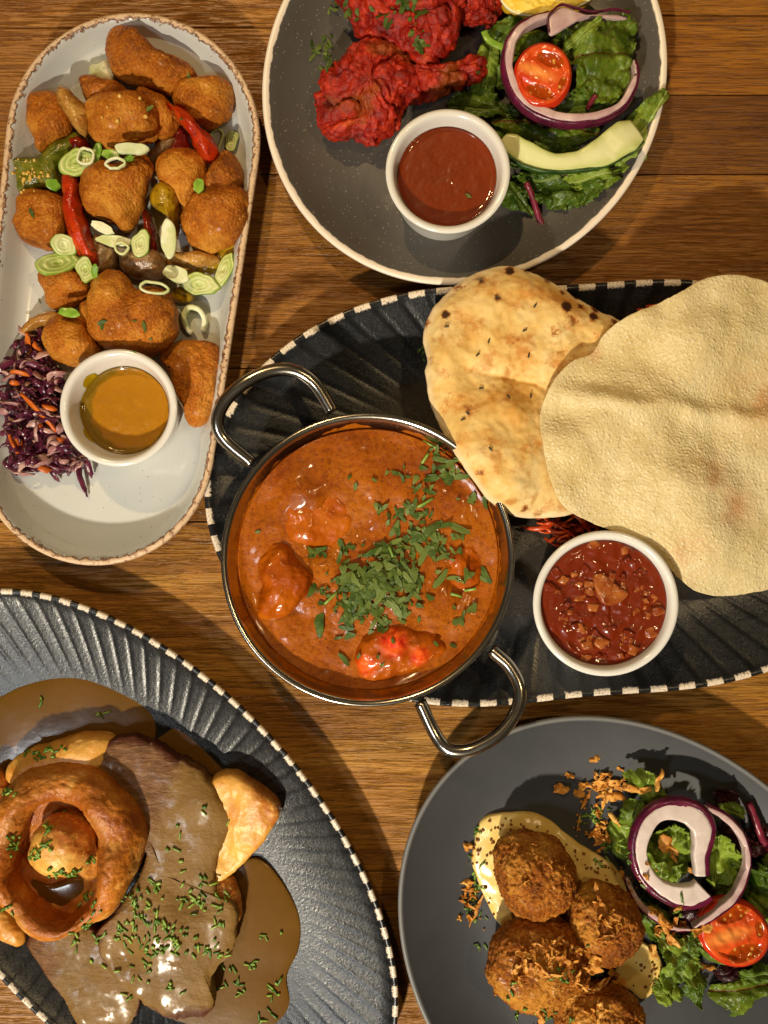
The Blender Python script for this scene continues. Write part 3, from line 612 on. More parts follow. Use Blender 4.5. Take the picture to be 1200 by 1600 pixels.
def stadium(c0, r0, c1, r1, n=480):
    c0, c1 = np.array(c0, float), np.array(c1, float); ax = math.atan2(c1[1]-c0[1], c1[0]-c0[0]); pts = []
    for k in range(41): a = ax + math.pi/2 + math.pi*k/40; pts.append(c0 + r0*np.array([math.cos(a), math.sin(a)]))
    for k in range(41): a = ax - math.pi/2 + math.pi*k/40; pts.append(c1 + r1*np.array([math.cos(a), math.sin(a)]))
    P = np.array(pts)[::-1]; Q = np.vstack([P, P[:1]]); d = np.r_[0, np.cumsum(np.linalg.norm(np.diff(Q, axis=0), axis=1))]; q = np.linspace(0, d[-1], n, endpoint=False)
    R = np.stack([np.interp(q, d, Q[:,0]), np.interp(q, d, Q[:,1])], 1)
    for _ in range(30): R = 0.5*R + 0.25*(np.roll(R, 1, 0) + np.roll(R, -1, 0))
    a_ = np.sum(R[:,0]*np.roll(R[:,1],-1) - np.roll(R[:,0],-1)*R[:,1]); return R[::-1] if a_ > 0 else R
plp = [(0, 0.70, 0, 0), (0, 0.78, 0, 0), (0, 0.82, 0.003, 0), (0, 0.93, 0.013, 0), (0.001, 1, 0.0205, 0), (0, 1, 0.022, 0), (0.0004, 1, 0.0236, 1), (0.0016, 1, 0.0242, 1), (0.003, 1, 0.0238, 1), (0.0042, 1, 0.0225, 1), (0.0055, 1, 0.020, 1), (0.0072, 1, 0.0165, 1), (0.009, 1, 0.013, 1), (0.0112, 1, 0.0098, 1), (0.0140, 1, 0.0078, 1), (0.018, 1, 0.0066, 1), (0.023, 1, 0.0060, 1), (0.023, 0.8, 0.0058, 1), (0.023, 0.5, 0.0058, 1), (0.023, 0.2, 0.0058, 1)]
plate('serving_platter', stadium((207, 217), 200, (147, 697), 188), (177, 457), 0.0242, plp, MT['platter'], 'long white speckled platter with brown edge under the golden nuggets', n=480, rimw=0.0074, wob=0.0004)

# ================================================================== white platter food
NG = [(1300, 0.00025), (700, 0.0003), (420, 0.0003), (160, 0.0008), (100, 0.0010), (50, 0.0026)]
gn = 'golden fried nuggets on the white platter'
def nugget(pts, z0, z1, label, p=2.3, hf=None, mat='nugget', seed=None): return tag(blob('fried_nugget', pts, z0, z1, MT[mat], n=110, rings=22, p=p, noises=NG, hf=hf, seed=seed), label, 'nugget', gn)
def bumps(*gs):
    """gaussian bumps/dents: (px, py, radius_px, height_m)"""
    return lambda x, y: sum(h * np.exp(-(((x-a)**2 + (y-b)**2) / r**2)) for a, b, r, h in gs)
Z0 = 0.0062
nugget(A_([(485,200),(520,140),(590,125),(640,165),(690,205),(760,245),(840,290),(880,345),(850,380),(790,410),(700,405),(600,385),(530,350),(490,290)]), Z0, 0.030, 'topmost long golden nugget at the rounded end of the white platter')
nugget(A_([(800,395),(850,360),(940,345),(1010,365),(1045,430),(1030,510),(990,560),(940,575),(880,545),(810,480),(788,430)]), Z0, 0.028, 'rounded golden nugget near the platter edge right of the topmost nugget')
nugget(A_([(140,450),(185,410),(250,410),(310,450),(325,540),(300,620),(240,660),(185,685),(160,620),(140,540)]), Z0, 0.027, 'golden nugget at upper left above the green pepper')
nugget(A_([(370,370),(440,360),(530,385),(570,430),(500,480),(400,470),(375,420)]), Z0, 0.026, 'small golden nugget half hidden below the topmost nugget')
nugget(A_([(620,400),(720,420),(790,490),(790,560),(740,610),(690,600),(640,500)]), Z0, 0.026, 'dark glazed nugget beside the upper red pepper strip')
nugget(A_([(390,470),(500,430),(640,420),(700,470),(712,560),(690,620),(600,650),(500,660),(420,620),(400,560)]), 0.010, 0.036, 'squarish golden nugget sprinkled with garlic bits, top centre of pile')
nugget(A_([(355,850),(380,770),(460,745),(540,745),(600,692),(660,700),(690,760),(660,850),(630,960),(600,1020),(560,1035),(480,990),(390,960),(360,910)]), 0.008, 0.036, 'heart shaped golden nugget beside the bright red pepper strip', hf=bumps((190,258,22,-0.004)))
nugget(A_([(715,750),(760,680),(830,675),(900,710),(915,760),(890,850),(850,950),(790,900),(740,840)]), Z0, 0.028, 'small round nugget between heart nugget and large right nugget')
nugget(A_([(900,850),(950,720),(1010,670),(1060,720),(1075,800),(1062,850),(1100,880),(1115,950),(1090,1050),(1020,1110),(930,1130),(850,1100),(805,1020),(812,960),(850,905)]), Z0, 0.034, 'large two lobed golden nugget against the right platter edge', hf=bumps((345,300,16,-0.006),(325,310,12,-0.003)))
nugget(A_([(75,950),(90,890),(140,860),(220,865),(290,900),(310,960),(310,1040),(260,1110),(160,1100),(90,1060),(65,1000)]), Z0, 0.029, 'golden nugget left of the bright red pepper strip')
nugget(B_([(185,30),(230,-20),(320,-20),(400,40),(415,120),(360,150),(270,190),(210,170),(190,100)]), Z0, 0.028, 'golden nugget under the green onion slices, left of the largest nugget')
nugget(B_([(425,60),(480,20),(540,15),(585,50),(622,105),(660,100),(740,105),(790,150),(805,230),(790,300),(740,370),(660,400),(560,380),(480,350),(430,300),(400,210),(410,120)]), 0.007, 0.041, 'largest heart shaped golden nugget just above the orange dip', hf=bumps((212,460,16,-0.004),(195,530,8,-0.003)))
nugget(B_([(210,290),(250,240),(310,215),(380,235),(420,290),(460,360),(420,420),(340,440),(260,420),(215,370)]), Z0, 0.033, 'golden nugget between the coleslaw and the orange dip')
nugget(B_([(700,410),(750,350),(850,320),(930,320),(980,360),(985,480),(975,580),(940,680),(890,710),(840,690),(820,600),(780,500)]), Z0, 0.026, 'dark brown flat nugget right of the orange dip', p=2.8)
nugget(B_([(380,150),(440,140),(460,230),(440,330),(390,260),(360,200)]), Z0, 0.024, 'dark nugget wedged beneath the left side of the largest nugget')
# vegetables
PN = [(500, 0.0003), (240, 0.0006), (90, 0.0018)]
def veg(name, pts, z0, z1, mat, label, cat, p=2.4, noises=PN, hf=None, group='fried vegetables among the nuggets', n=72): return tag(blob(name, pts, z0, z1, MT[mat], n=n, rings=12, p=p, noises=noises, hf=hf), label, cat, group)
gp = veg('pepper_strip', A_([(10,750),(60,730),(180,690),(300,620),(350,600),(390,640),(330,680),(285,760),(285,850),(200,850),(90,880),(60,820)]), Z0+.001, 0.022, 'gpep', 'wide green pepper strip with garlic at the left platter edge', 'pepper')
veg('pepper_strip', A_([(285,790),(350,780),(362,900),(388,1000),(422,1120),(432,1185),(385,1165),(330,1080),(300,950)]), 0.012, 0.033, 'rpep', 'bright red pepper strip lying left of the heart nugget', 'pepper')
veg('pepper_strip', A_([(740,465),(800,480),(870,540),(940,620),(985,690),(945,735),(890,690),(840,600),(780,510)]), 0.012, 0.031, 'rpep', 'red pepper strip at upper right below the rounded nugget', 'pepper')
veg('pepper_strip', A_([(680,850),(720,812),(780,845),(808,920),(802,1020),(782,1070),(765,1000),(735,930),(690,930),(668,900)]), 0.010, 0.027, 'ypep', 'yellow pepper strip right of the heart nugget', 'pepper')
veg('pepper_strip', A_([(640,960),(665,950),(690,1020),(705,1120),(690,1165),(660,1140),(650,1060)]), 0.009, 0.022, 'dpep', 'thin dark red pepper strip below the heart nugget', 'pepper')
veg('pepper_strip', A_([(980,1110),(1040,1085),(1090,1050),(1080,1110),(1000,1200),(900,1240),(880,1220),(950,1160)]), Z0, 0.016, 'ypep', 'yellow pepper piece under the large right nugget', 'pepper')
veg('pepper_strip', B_([(770,100),(830,90),(860,130),(810,160),(770,140)]), Z0, 0.015, 'ypep', 'small yellow pepper corner beside the largest nugget', 'pepper')
veg('pepper_strip', A_([(290,650),(350,620),(400,640),(380,690),(320,700)]), 0.010, 0.0205, 'dpep', 'small dark red pepper piece on the green pepper', 'pepper')
veg('onion_petal', A_([(260,400),(300,395),(380,470),(412,540),(400,615),(370,615),(310,530),(258,470)]), 0.014, 0.030, 'amber', 'golden fried onion petal beside the upper left nugget', 'onion')
veg('onion_petal', A_([(415,1060),(470,1050),(530,1110),(530,1190),(470,1235),(425,1200)]), Z0, 0.022, 'gonion', 'purple onion petal below the heart nugget', 'onion')
veg('onion_petal', A_([(540,1150),(620,1120),(720,1130),(760,1190),(720,1240),(620,1245),(550,1210)]), Z0, 0.024, 'gonion', 'glossy grey purple onion petal above the largest nugget', 'onion')
veg('onion_petal', A_([(760,1140),(860,1125),(970,1150),(990,1180),(920,1200),(820,1215),(760,1190)]), Z0, 0.022, 'amber', 'amber onion petal under the large right nugget', 'onion')
veg('onion_petal', B_([(105,275),(150,225),(210,195),(280,205),(270,235),(200,260),(140,290),(105,300)]), Z0, 0.020, 'amber', 'pale glazed onion petal above the coleslaw', 'onion')
veg('onion_petal', A_([(660,690),(720,640),(790,615),(780,650),(720,710),(680,740)]), Z0, 0.014, 'gonion', 'dark onion petal behind the small round nugget', 'onion')
veg('onion_petal', A_([(400,300),(440,290),(490,270),(515,330),(510,375),(440,360),(400,350)]), Z0, 0.016, 'swhite', 'pale onion petal left of the topmost nugget', 'onion')
veg('onion_petal', A_([(700,600),(790,560),(850,620),(830,720),(740,700),(690,680)]), Z0, 0.012, 'dpep', 'dark cooked pepper flap under the upper right strip', 'pepper')
rs = random.Random(5)
gx, gy = 125/2.857, 775/2.857
def scatter_blobs(parent, name, mat, spots, r0, r1, z, h=0.0016, seed=1, n=8, rings=3):
    r_ = random.Random(seed)
    for x, y in spots:
        r = r_.uniform(r0, r1); zz = surf(x, y)[0].z - h*.35 if z is None else z
        blob(name, [(x+r*math.cos(a)*r_.uniform(.75,1.3), y+r*math.sin(a)*r_.uniform(.75,1.3)) for a in np.linspace(0, 2*math.pi, 6, endpoint=False)], zz, zz+h, MT[mat], n=n, rings=rings, parent=parent)
refresh()
rs = random.Random(5); scatter_blobs(gp, 'garlic_bit', 'garlic', [(rs.gauss(125, 45)/2.857, rs.gauss(785, 30)/2.857) for _ in range(30)], 1.4, 3.0, None, .0016, 8)
gb_ = thing('garlic_bits', (*W(190, 175, .036), 0.036), 'few pale fried garlic bits on the squarish nugget', 'garlic')
scatter_blobs(gb_, 'garlic_bit', 'garlic', A_([(458,525),(585,503),(525,542),(535,430),(625,440),(480,480),(650,520)]), 1.8, 4.0, None, 0.0022, 4)
# spring onion slices
def spring(px, py, rx, ry, deg, z, kind, label, thick=0.0021):
    a = np.linspace(0, 2*math.pi, 14, endpoint=False); c, s = math.cos(math.radians(deg)), math.sin(math.radians(deg)); r_ = random.Random(int(px*7+py))
    pts = [(px + (rx*math.cos(t)*c - ry*math.sin(t)*s)*r_.uniform(.86,1.12), py + (rx*math.cos(t)*s + ry*math.sin(t)*c)*r_.uniform(.86,1.12)) for t in a]
    lab = dict(label=label, cat='spring onion', group='spring onion slices scattered on the nuggets')
    hit = [surf(px + dx*rx*.5, py + dy*ry*.5) for dx, dy in ((0,0),(1,0),(-1,0),(0,1),(0,-1))]; z = max(max(h[0].z for h in hit) + .0003, z if z < .04 else 0)
    nn_ = hit[0][1]; tl = (max(-.3, min(.3, -nn_.x/nn_.z)), max(-.3, min(.3, nn_.y/nn_.z)))
    if kind == 'ring':
        P = spline(pts, 40); x, y = W(P[:,0], P[:,1], z); path = np.stack([x, y, z + thick/2 + (P[:,0]-px)*KPX*tl[0]], 1)
        o = sweep('spring_onion_slice', path, rrect(0.0013, thick, 0.0005, 2), MT['swhite' if rx > 12 else 'spring'], closed=True)
    else:
        o = blob('spring_onion_slice', pts, z, z+thick, MT[{'disc': 'spring', 'green': 'sgreen', 'white': 'swhite'}[kind]], n=44, rings=10, p=7, noises=[(90, 0.0008), (300, 0.0003)], tilt=tl, hf=(bumps((px, py, min(rx,ry)*.35, -0.0009)) if kind == 'disc' else None))
    tag(o, **lab)
s3 = 1/2.857
refresh()
for x, y, rx, ry, dg, z, kd, lb in [
    (340,725,86,58,-18,.0265,'disc','large oval green onion slice on the green pepper'), (385,703,36,36,0,.0295,'ring','small green onion ring resting on the large oval slice'),
    (432,688,24,52,15,.026,'green','bright green onion strip between the squarish and heart nuggets'), (495,690,42,24,10,.031,'green','bright green onion bit above the heart nugget'),
    (587,665,72,25,-6,.034,'white','white onion sliver under the squarish nugget'), (518,733,40,24,-8,.0345,'ring','thin onion ring on the top of the heart nugget'),
    (578,706,26,20,0,.033,'green','tiny green onion piece on the heart nugget tip'), (968,620,26,45,10,.0065,'ring','narrow onion ring near the upper red pepper'),
    (1035,632,31,50,12,.0065,'disc','green edged onion slice on the platter by the right edge'), (460,1018,62,24,24,.024,'white','pale onion sliver touching the heart nugget point'),
    (512,1075,86,26,5,.0225,'white','long pale onion sliver below the heart nugget'), (630,1090,44,62,12,.0235,'disc','pale green onion slice between slivers below the heart nugget'),
    (755,1065,36,90,-4,.028,'white','upright pale onion slice on the yellow pepper'), (287,1098,56,48,10,.0275,'disc','round onion slice on the lower left nugget edge'),
    (258,1172,92,50,-22,.0255,'disc','large oval onion slice below the lower left nugget'), (380,1203,40,60,-14,.028,'disc','onion slice at the lower tip of the bright red pepper'),
    (426,1215,17,32,10,.029,'green','bright green onion nub at the red pepper tip'), (785,1225,60,40,25,.023,'white','white onion chunk above the largest nugget'),
    (892,1272,92,50,8,.017,'disc','large oval onion slice right above the largest nugget'), (1000,1206,36,84,22,.0165,'disc','slanted onion slice at the right platter edge'),
    (890,830,24,34,20,.031,'green','green onion bit left of the large right nugget'), (690,1288,56,26,5,.026,'ring','green onion ring behind the notch of the largest nugget'),
    (310,1396,50,22,8,.030,'green','pale green onion piece above the coleslaw side nugget'), (545,1110,30,24,20,.025,'ring','small onion ring below the long pale sliver'),
    (240,825,30,26,0,.0235,'green','green onion bit on the end of the green pepper')]:
    spring(x*s3, y*s3, rx*s3, ry*s3, dg, z, kd, lb)
P = B_([(905,280),(915,230),(890,185),(845,175),(822,215),(835,265),(858,290)])
tag(sweep('onion_ring', wpath(P, 40, [.0095]*7), rrect(0.0026, 0.006, 0.001, 2), MT['swhite']), 'white curled onion ring on the platter right of the largest nugget', 'onion')
hb = thing('herb_flecks', (*W(190, 500, .03), 0.03), 'tiny dark green herb flecks on the golden nuggets', 'herbs')

# coleslaw
_slawpts = [(8,590),(30,535),(60,520),(85,560),(100,600),(98,640),(110,690),(125,725),(95,735),(60,735),(20,735),(14,690),(8,650)]
slaw = thing('coleslaw', (*W(55, 650, Z0), Z0), 'heap of purple cabbage and carrot coleslaw left of the orange dip', 'coleslaw')
def shred(parent, name, mat, p0, p1, z0, z1, wd, bend, tw, th=0.0009, seed=0, arch=0.004):
    r_ = random.Random(seed); n = 12; t = np.linspace(0, 1, n)
    dx, dy = p1[0]-p0[0], p1[1]-p0[1]; b = np.sin(t*math.pi)*bend + 0.3*bend*np.sin(t*2*math.pi*r_.uniform(.6,1.4))
    px = p0[0] + dx*t - dy*b; py = p0[1] + dy*t + dx*b; z = z0 + (z1-z0)*t + np.sin(t*math.pi)*arch
    x, y = W(px, py, .015); sc_ = np.clip(np.minimum(t, 1-t)*5, 0.35, 1)
    sweep(name, np.stack([x, y, z], 1), rrect(wd, th, th*.4, 1), MT[mat], parent, scale=[(s, 1) for s in sc_], twist=np.linspace(0, tw, n) + r_.uniform(-1.2, 1.2), noises=[(400, 0.0004)])
blob('cabbage_mass', _slawpts, Z0, 0.015, MT['cabbage'], n=120, rings=20, p=2.6, noises=[(150,.003),(400,.0015)], parent=slaw)
rs = random.Random(9)
slawpoly = S_([(40,560),(130,270),(200,180),(330,200),(380,420),(520,500),(480,800),(560,1100),(640,1180),(650,1300),(520,1260),(400,1280),(300,1280),(90,1290),(60,1000),(30,850),(20,720)])
def inpoly(x, y, P):
    c = False; j = len(P)-1
    for i in range(len(P)):
        if (P[i][1] > y) != (P[j][1] > y) and x < (P[j][0]-P[i][0])*(y-P[i][1])/(P[j][1]-P[i][1])+P[i][0]: c = not c
        j = i
    return c
k = 0
while k < 210:
    x, y = rs.uniform(5, 132), rs.uniform(515, 745)
    if not inpoly(x, y, slawpoly): continue
    L = rs.uniform(14, 34); a = rs.choice([rs.uniform(-.5, .6), rs.uniform(0, math.pi)]); hh = Z0 + rs.uniform(0.004, 0.017)*(1 - 0.4*abs(y-640)/120)
    m_ = rs.choices(['cabbage', 'cabpale'], [7, 3])[0]
    shred(slaw, 'cabbage_shred', m_, (x-L/2*math.cos(a), y-L/2*math.sin(a)), (x+L/2*math.cos(a), y+L/2*math.sin(a)), hh, hh+rs.uniform(-.003,.003), rs.uniform(.0016,.0042), rs.uniform(-.25,.25), rs.uniform(-2,2), seed=k, arch=rs.uniform(0,.004)); k += 1
for k, (p0, p1, zz, wd) in enumerate([((215,690),(480,980),.024,.0034), ((225,210),(225,400),.018,.0036), ((110,1010),(160,1080),.016,.0052), ((470,1030),(570,1100),.020,.0032), ((120,520),(260,540),.022,.003), ((300,1230),(390,1270),.015,.0050), ((110,600),(170,600),.02,.003), ((370,780),(470,810),.022,.003), ((280,280),(340,360),.018,.003), ((80,960),(140,1140),.017,.0042), ((320,930),(390,960),.021,.003)]):
    a, b = S_([p0, p1]); shred(slaw, 'carrot_shred', 'carrot', a, b, zz, zz-.002, wd, rs.uniform(-.06,.06), rs.uniform(-.5,.5), th=.0018, seed=200+k, arch=.001)
for k, (p0, p1, zz) in enumerate([((0,545),(150,470),.018), ((640,1170),(645,1480),.012), ((665,1180),(690,1330),.013), ((560,1210),(510,1310),.014), ((380,1260),(425,1360),.012), ((80,1130),(95,1310),.013), ((30,940),(140,860),.017), ((150,440),(420,500),.021), ((350,1180),(560,1260),.018), ((560,1120),(640,1200),.020)]):
    a, b = S_([p0, p1]); shred(slaw, 'cabbage_shred', 'cabbage', a, b, zz, zz-.004, .0032, rs.uniform(-.12,.12), rs.uniform(-.8,.8), seed=300+k, arch=.001)

# ================================================================== ramekins
def ramekin(px, py, rpx, h, zb, label, tilt=None):
    zr = zb + h; cx, cy = W(px, py, zr); R = rpx * KPX * (D - zr) / D; th = 0.0042
    pr = [(R*.30, zb), (R*.76, zb), (R*.80, zb+.0006), (R*.815, zb+.003), (R*.86, zb+h*.40), (R*.93, zb+h*.80), (R*.955, zb+h*.90), (R*.99, zb+h*.955), (R, zb+h*.98), (R*.995, zr-.0003), (R-.0014, zr+.0003), (R-.0028, zr), (R-th+.0003, zr-.0012), (R-th-.0003, zr-.004), (R*.93-th, zb+h*.72), (R*.86-th, zb+h*.40), (R*.81-th, zb+h*.2), (R*.7-th, zb+h*.13), (R*.3, zb+h*.12)]
    o = tag(lathe('ramekin', pr, float(cx), float(cy), MT['china'], n=96), label, 'ramekin', 'small white china ramekins')
    rin = lambda z: np.interp(z, [zb+h*.2, zb+h*.4, zb+h*.72, zr-.004], [R*.81-th, R*.86-th, R*.93-th, R-th-.0003])
    return cx, cy, R, zr, rin
def pool(name, cx, cy, r, z, mat, label, cat, n=96, rings=36, hf=None, mask=None, amp=((120, .0004),), menis=0.0010):
    a = np.linspace(0, 2*math.pi, n, endpoint=False); T = np.linspace(0, 1, rings+1)[1:]
    X = np.concatenate([cx + r*t*np.cos(a) for t in T] + [[cx]]); Y = np.concatenate([cy + r*t*np.sin(a) for t in T] + [[cy]]); TT = np.r_[np.repeat(T, n), 0]
    Zp = np.full(len(X), z) + menis*np.clip((TT-.9)/.1, 0, 1)**2
    for f, am in amp: Zp += am * perlin(np.stack([X*f, Y*f, X*0+am*1e4], 1)) * np.clip((1-TT)*12, 0, 1)
    if hf is not None: Zp = Zp + hf(X, Y)
    V = np.stack([X, Y, Zp], 1); F = fill_rings(rings, n, True, False)
    # F's pole is appended as vertex rings*n
    F = [f for f in F]; F = [[f[0], f[3], f[2], f[1]] if len(f) == 4 else f[::-1] for f in F]
    at = {'t': TT}
    if mask is not None: at['mask'] = mask(X, Y, TT)
    bot = np.stack([X, Y, np.full(len(X), z - 0.006)], 1)   # body of the sauce below its surface
    m_ = len(V); V2 = np.vstack([V, bot]); F2 = F + [[i + m_ for i in f[::-1]] for f in F]; e = (rings-1)*n; j = np.arange(n)
    F2 += [[int(e+q), int(e+m_+q), int(e+m_+(q+1) % n), int(e+(q+1) % n)] for q in j]
    at = {k: np.r_[v, v] for k, v in at.items()}
    return tag(put(name, V2, F2, mat, None, at), label, cat)
cx, cy, R, zr, rin = ramekin(185, 637, 92, 0.034, 0.0062, 'white ramekin of orange dip on the white platter')
zs = zr - 0.0125; rr = float(rin(zs)) - .0002
pool('dip_sauce', cx, cy, rr, zs, MT['dip'], 'orange brown curry dip with yellow oil in the platter ramekin', 'sauce', hf=lambda X, Y: 0.0009*np.clip(1 - np.hypot(X-cx-.003, Y-cy-.0005)/(rr*.90), 0, 1)**.6,
     mask=lambda X, Y, T: np.clip((np.hypot(X-cx-.0032, Y-cy-.0008)/(rr*.86) - 1)*9 + .9*perlin(np.stack([X*220, Y*220, X*0], 1)), 0, 1), amp=((140,.0005),(420,.00025)))
# oil smears on the inner wall
sm = thing('oil_smear', (float(cx), float(cy), zs), 'yellow oil smear on the inner wall of the platter ramekin', 'oil')
for a0, a1, z0_, z1_ in ((128, 150, zs-.001, zs+.0068), (205, 226, zs-.001, zs+.0045), (150, 206, zs-.001, zs+.0018)):
    aa = np.radians(np.linspace(a0, a1, 14)); V = []
    for i, u in enumerate(np.linspace(0, 1, 7)):
        zz = z0_ + (z1_ - z0_)*u*(0.6+.4*np.sin(np.linspace(.2, 2.9, 14))); ri = rin(zz) - 0.00025 - 0.0002*math.sin(u*math.pi)
        V.append(np.stack([cx + ri*np.cos(aa), cy + ri*np.sin(aa), zz], 1))
    put('smear', np.vstack(V), fill_rings(7, 14, False, False, closed=False), MT.setdefault('oil', mat_plain('yellow_oil', lin(150,122,8), lin(176,146,20), .1)), sm)
cx2, cy2, R2, zr2, rin2 = ramekin(700, 267, 97.5, 0.036, 0.0062, 'white ramekin of red sauce on the grey plate')
zs = zr2 - 0.0085; pool('red_sauce', cx2, cy2, float(rin2(zs))-.0002, zs, MT['redsauce'], 'smooth red tomato sauce in the grey plate ramekin', 'sauce', amp=((160,.0003),(500,.0002)))
cx3, cy3, R3, zr3, rin3 = ramekin(947, 943, 114, 0.042, 0.0062, 'white ramekin of chunky chutney beside the poppadom')
zs = zr3 - 0.0042; ch = pool('tomato_chutney', cx3, cy3, float(rin3(zs))-.0002, zs, MT['chutney'], 'glossy red chutney with onion chunks in the ramekin by the poppadom', 'chutney', amp=((150,.0014),(380,.0007)), menis=0)
rs = random.Random(21); rr3 = float(rin3(zs))
cho = np.array(ch.location)
for k in range(95):
    a = rs.uniform(0, 2*math.pi); q = rr3*0.92*math.sqrt(rs.random()); s_ = rs.choice([rs.uniform(5,9), rs.uniform(8,15)]); px_, py_ = 947 + q*math.cos(a)/KPX/0.908, 943 + q*math.sin(a)/KPX/0.908
    rot = rs.uniform(0, 6.28); pts = [(px_ + s_*math.cos(rot+t)*rs.uniform(.6,1.3), py_ + s_*.8*math.sin(rot+t)*rs.uniform(.6,1.3)) for t in np.linspace(0, 6.28, 4, endpoint=False)]
    pts = [q_ for a_, b_ in zip(pts, pts[1:]+pts[:1]) for q_ in ((a_[0]*.88+b_[0]*.12, a_[1]*.88+b_[1]*.12), (a_[0]*.12+b_[0]*.88, a_[1]*.12+b_[1]*.88))]
    blob('onion_chunk', pts, zs-.004, zs+rs.uniform(-.0006,.0017), MT['dice' if rs.random() < .62 else 'chutney'], n=24, rings=8, p=6, noises=[(200,.0009),(500,.0003)], parent=ch, zref=zr3)
blob('onion_chunk', crop(780,780,2.857,[(425,350),(470,335),(540,390),(585,420),(560,460),(490,480),(450,440)]), zs-.003, zs+.0020, MT['dice'], n=30, rings=8, p=6, noises=[(300,.0006)], parent=ch, zref=zr3)

# ================================================================== curry bowl
BZ = 0.0065; RZ = 0.050
bx, by = map(float, W(574.5, 875, RZ)); BR = 230*KPX*(D-RZ)/D
bowl = thing('curry_bowl', (bx, by, BZ), 'round polished steel curry bowl with two wire handles', 'bowl')
pr = smooth_prof([(BR*.30, BZ), (BR*.60, BZ+.0005), (BR*.72, BZ+.004), (BR*.82, BZ+.016), (BR*.90, BZ+.032), (BR*.955, RZ-.0022)], 4).tolist()
pr += [(BR*.985, RZ-.0020), (BR, RZ-.0008), (BR*.995, RZ+.0006), (BR*.98, RZ+.0008), (BR*.962, RZ+.0002), (BR*.950, RZ-.0012)]
pr += smooth_prof([(BR*.944, RZ-.004), (BR*.885, BZ+.032), (BR*.80, BZ+.016), (BR*.70, BZ+.006), (BR*.3, BZ+.003)], 4).tolist()
lathe('bowl_body', pr, bx, by, MT['steel'], n=160, parent=bowl)
for pts, zz in ((crop(0,0,1,[(519,643),(492,600),(462,580),(425,580),(385,598),(352,628),(340,660),(352,688),(394,724)]), [.043,.044,.046,.047,.048,.047,.046,.044,.043]),
                (crop(0,0,1,[(768,1016),(796,1042),(812,1076),(805,1112),(778,1146),(735,1170),(700,1170),(680,1148),(656,1098)]), [.043,.044,.046,.047,.048,.047,.046,.044,.043])):
    h_ = sweep('handle', wpath(pts, 60, zz), circ(0.0033, 12), MT['steel'], bowl)
SZ = 0.0408; sr = float(np.interp(SZ, [BZ+.016, BZ+.032, RZ-.004], [BR*.80, BR*.885, BR*.944])) - .0003
def curry_h(px, py):
    g = bumps((470,760,60,.0035),(455,770,25,.002),(520,740,80,.002),(700,760,60,.003),(640,960,90,.002),(690,880,45,.0025),(705,905,10,-.003),(560,900,60,.0015),(520,790,20,-.002),(620,720,50,.002),(740,830,40,.0015),(510,850,22,-.003),(480,820,16,-.0025))
    return g(px, py)
def cz(px, py):      # height of the curry surface under a photo pixel
    return SZ + curry_h(np.asarray(px, float), np.asarray(py, float))
cur = pool('curry', bx, by, sr, SZ, MT['curry'], 'thick orange curry sauce filling the steel bowl', 'curry', n=200, rings=90, amp=((36,.0022),(90,.0011),(220,.0004),(480,.0002)),
     hf=lambda X, Y: curry_h(X/KPX/((D-SZ)/D)+600, 800-Y/KPX/((D-SZ)/D)), menis=.0012)
aw = np.linspace(0, 2*math.pi, 200, endpoint=False); SV = []
top = SZ + .0012 + .0032*np.clip(.35 + fbm(np.stack([np.cos(aw)*4, np.sin(aw)*4, aw*0], 1)) + .35*perlin(np.stack([np.cos(aw)*16, np.sin(aw)*16, aw*0+3], 1)), 0, 1.2)
wall = lambda z: np.interp(z, [BZ+.016, BZ+.032, RZ-.004], [BR*.80, BR*.885, BR*.944])
for u_ in (0, .35, .7, .92, 1.0):
    zz = SZ - .001 + (top - SZ + .001)*u_; rw_ = wall(zz) - .0005*(1 - u_**3) - .00003
    SV.append(np.stack([bx + rw_*np.cos(aw), by + rw_*np.sin(aw), zz], 1))
_cp = put('sauce_line', np.vstack(SV), [f[::-1] for f in fill_rings(5, 200, False, False)], MT['curry'], cur)
_cp.location = (0, 0, 0)
CN = [(60, .0022), (150, .0012), (420, .0005)]
gcn = 'sauce coated chicken pieces in the curry'
tag(blob('chicken_piece', D_([(250,400),(300,365),(400,395),(470,450),(510,540),(490,620),(400,655),(310,640),(268,560),(248,480)]), SZ-.008, SZ+.0040, MT['chunk'], noises=CN, n=120, rings=24), 'broad chicken piece under sauce at the upper left of the curry', 'chicken', gcn)
tag(blob('chicken_piece', D_([(190,720),(220,650),(285,635),(340,700),(390,760),(350,830),(270,885),(195,900),(185,860),(205,790)]), SZ-.008, SZ+.0085, MT['chunk'], noises=CN, n=120, rings=24), 'orange chicken lump jutting out at the left of the curry', 'chicken', gcn)
def redmask(x, y, t): return np.clip(1.25 - np.minimum(np.minimum(np.hypot(x-572, y-1038)/17, np.hypot(x-615, y-1003)/22), np.hypot(x-655, y-1022)/16), 0, 1)
tag(blob('chicken_piece', D_([(520,1050),(555,975),(635,928),(720,935),(800,955),(845,1005),(790,1055),(700,1080),(610,1115),(545,1115)]), SZ-.008, SZ+.006, MT['chunk_red'], noises=CN, n=120, rings=24, mask=redmask), 'chicken piece with bright red patches at the bottom of the curry', 'chicken', gcn)
tag(blob('chicken_piece', D_([(800,660),(870,600),(950,640),(960,760),(900,820),(850,780),(820,720)]), SZ-.008, SZ+.0035, MT['chunk'], noises=CN, n=100, rings=20), 'low chicken piece under sauce at the right of the curry', 'chicken', gcn)

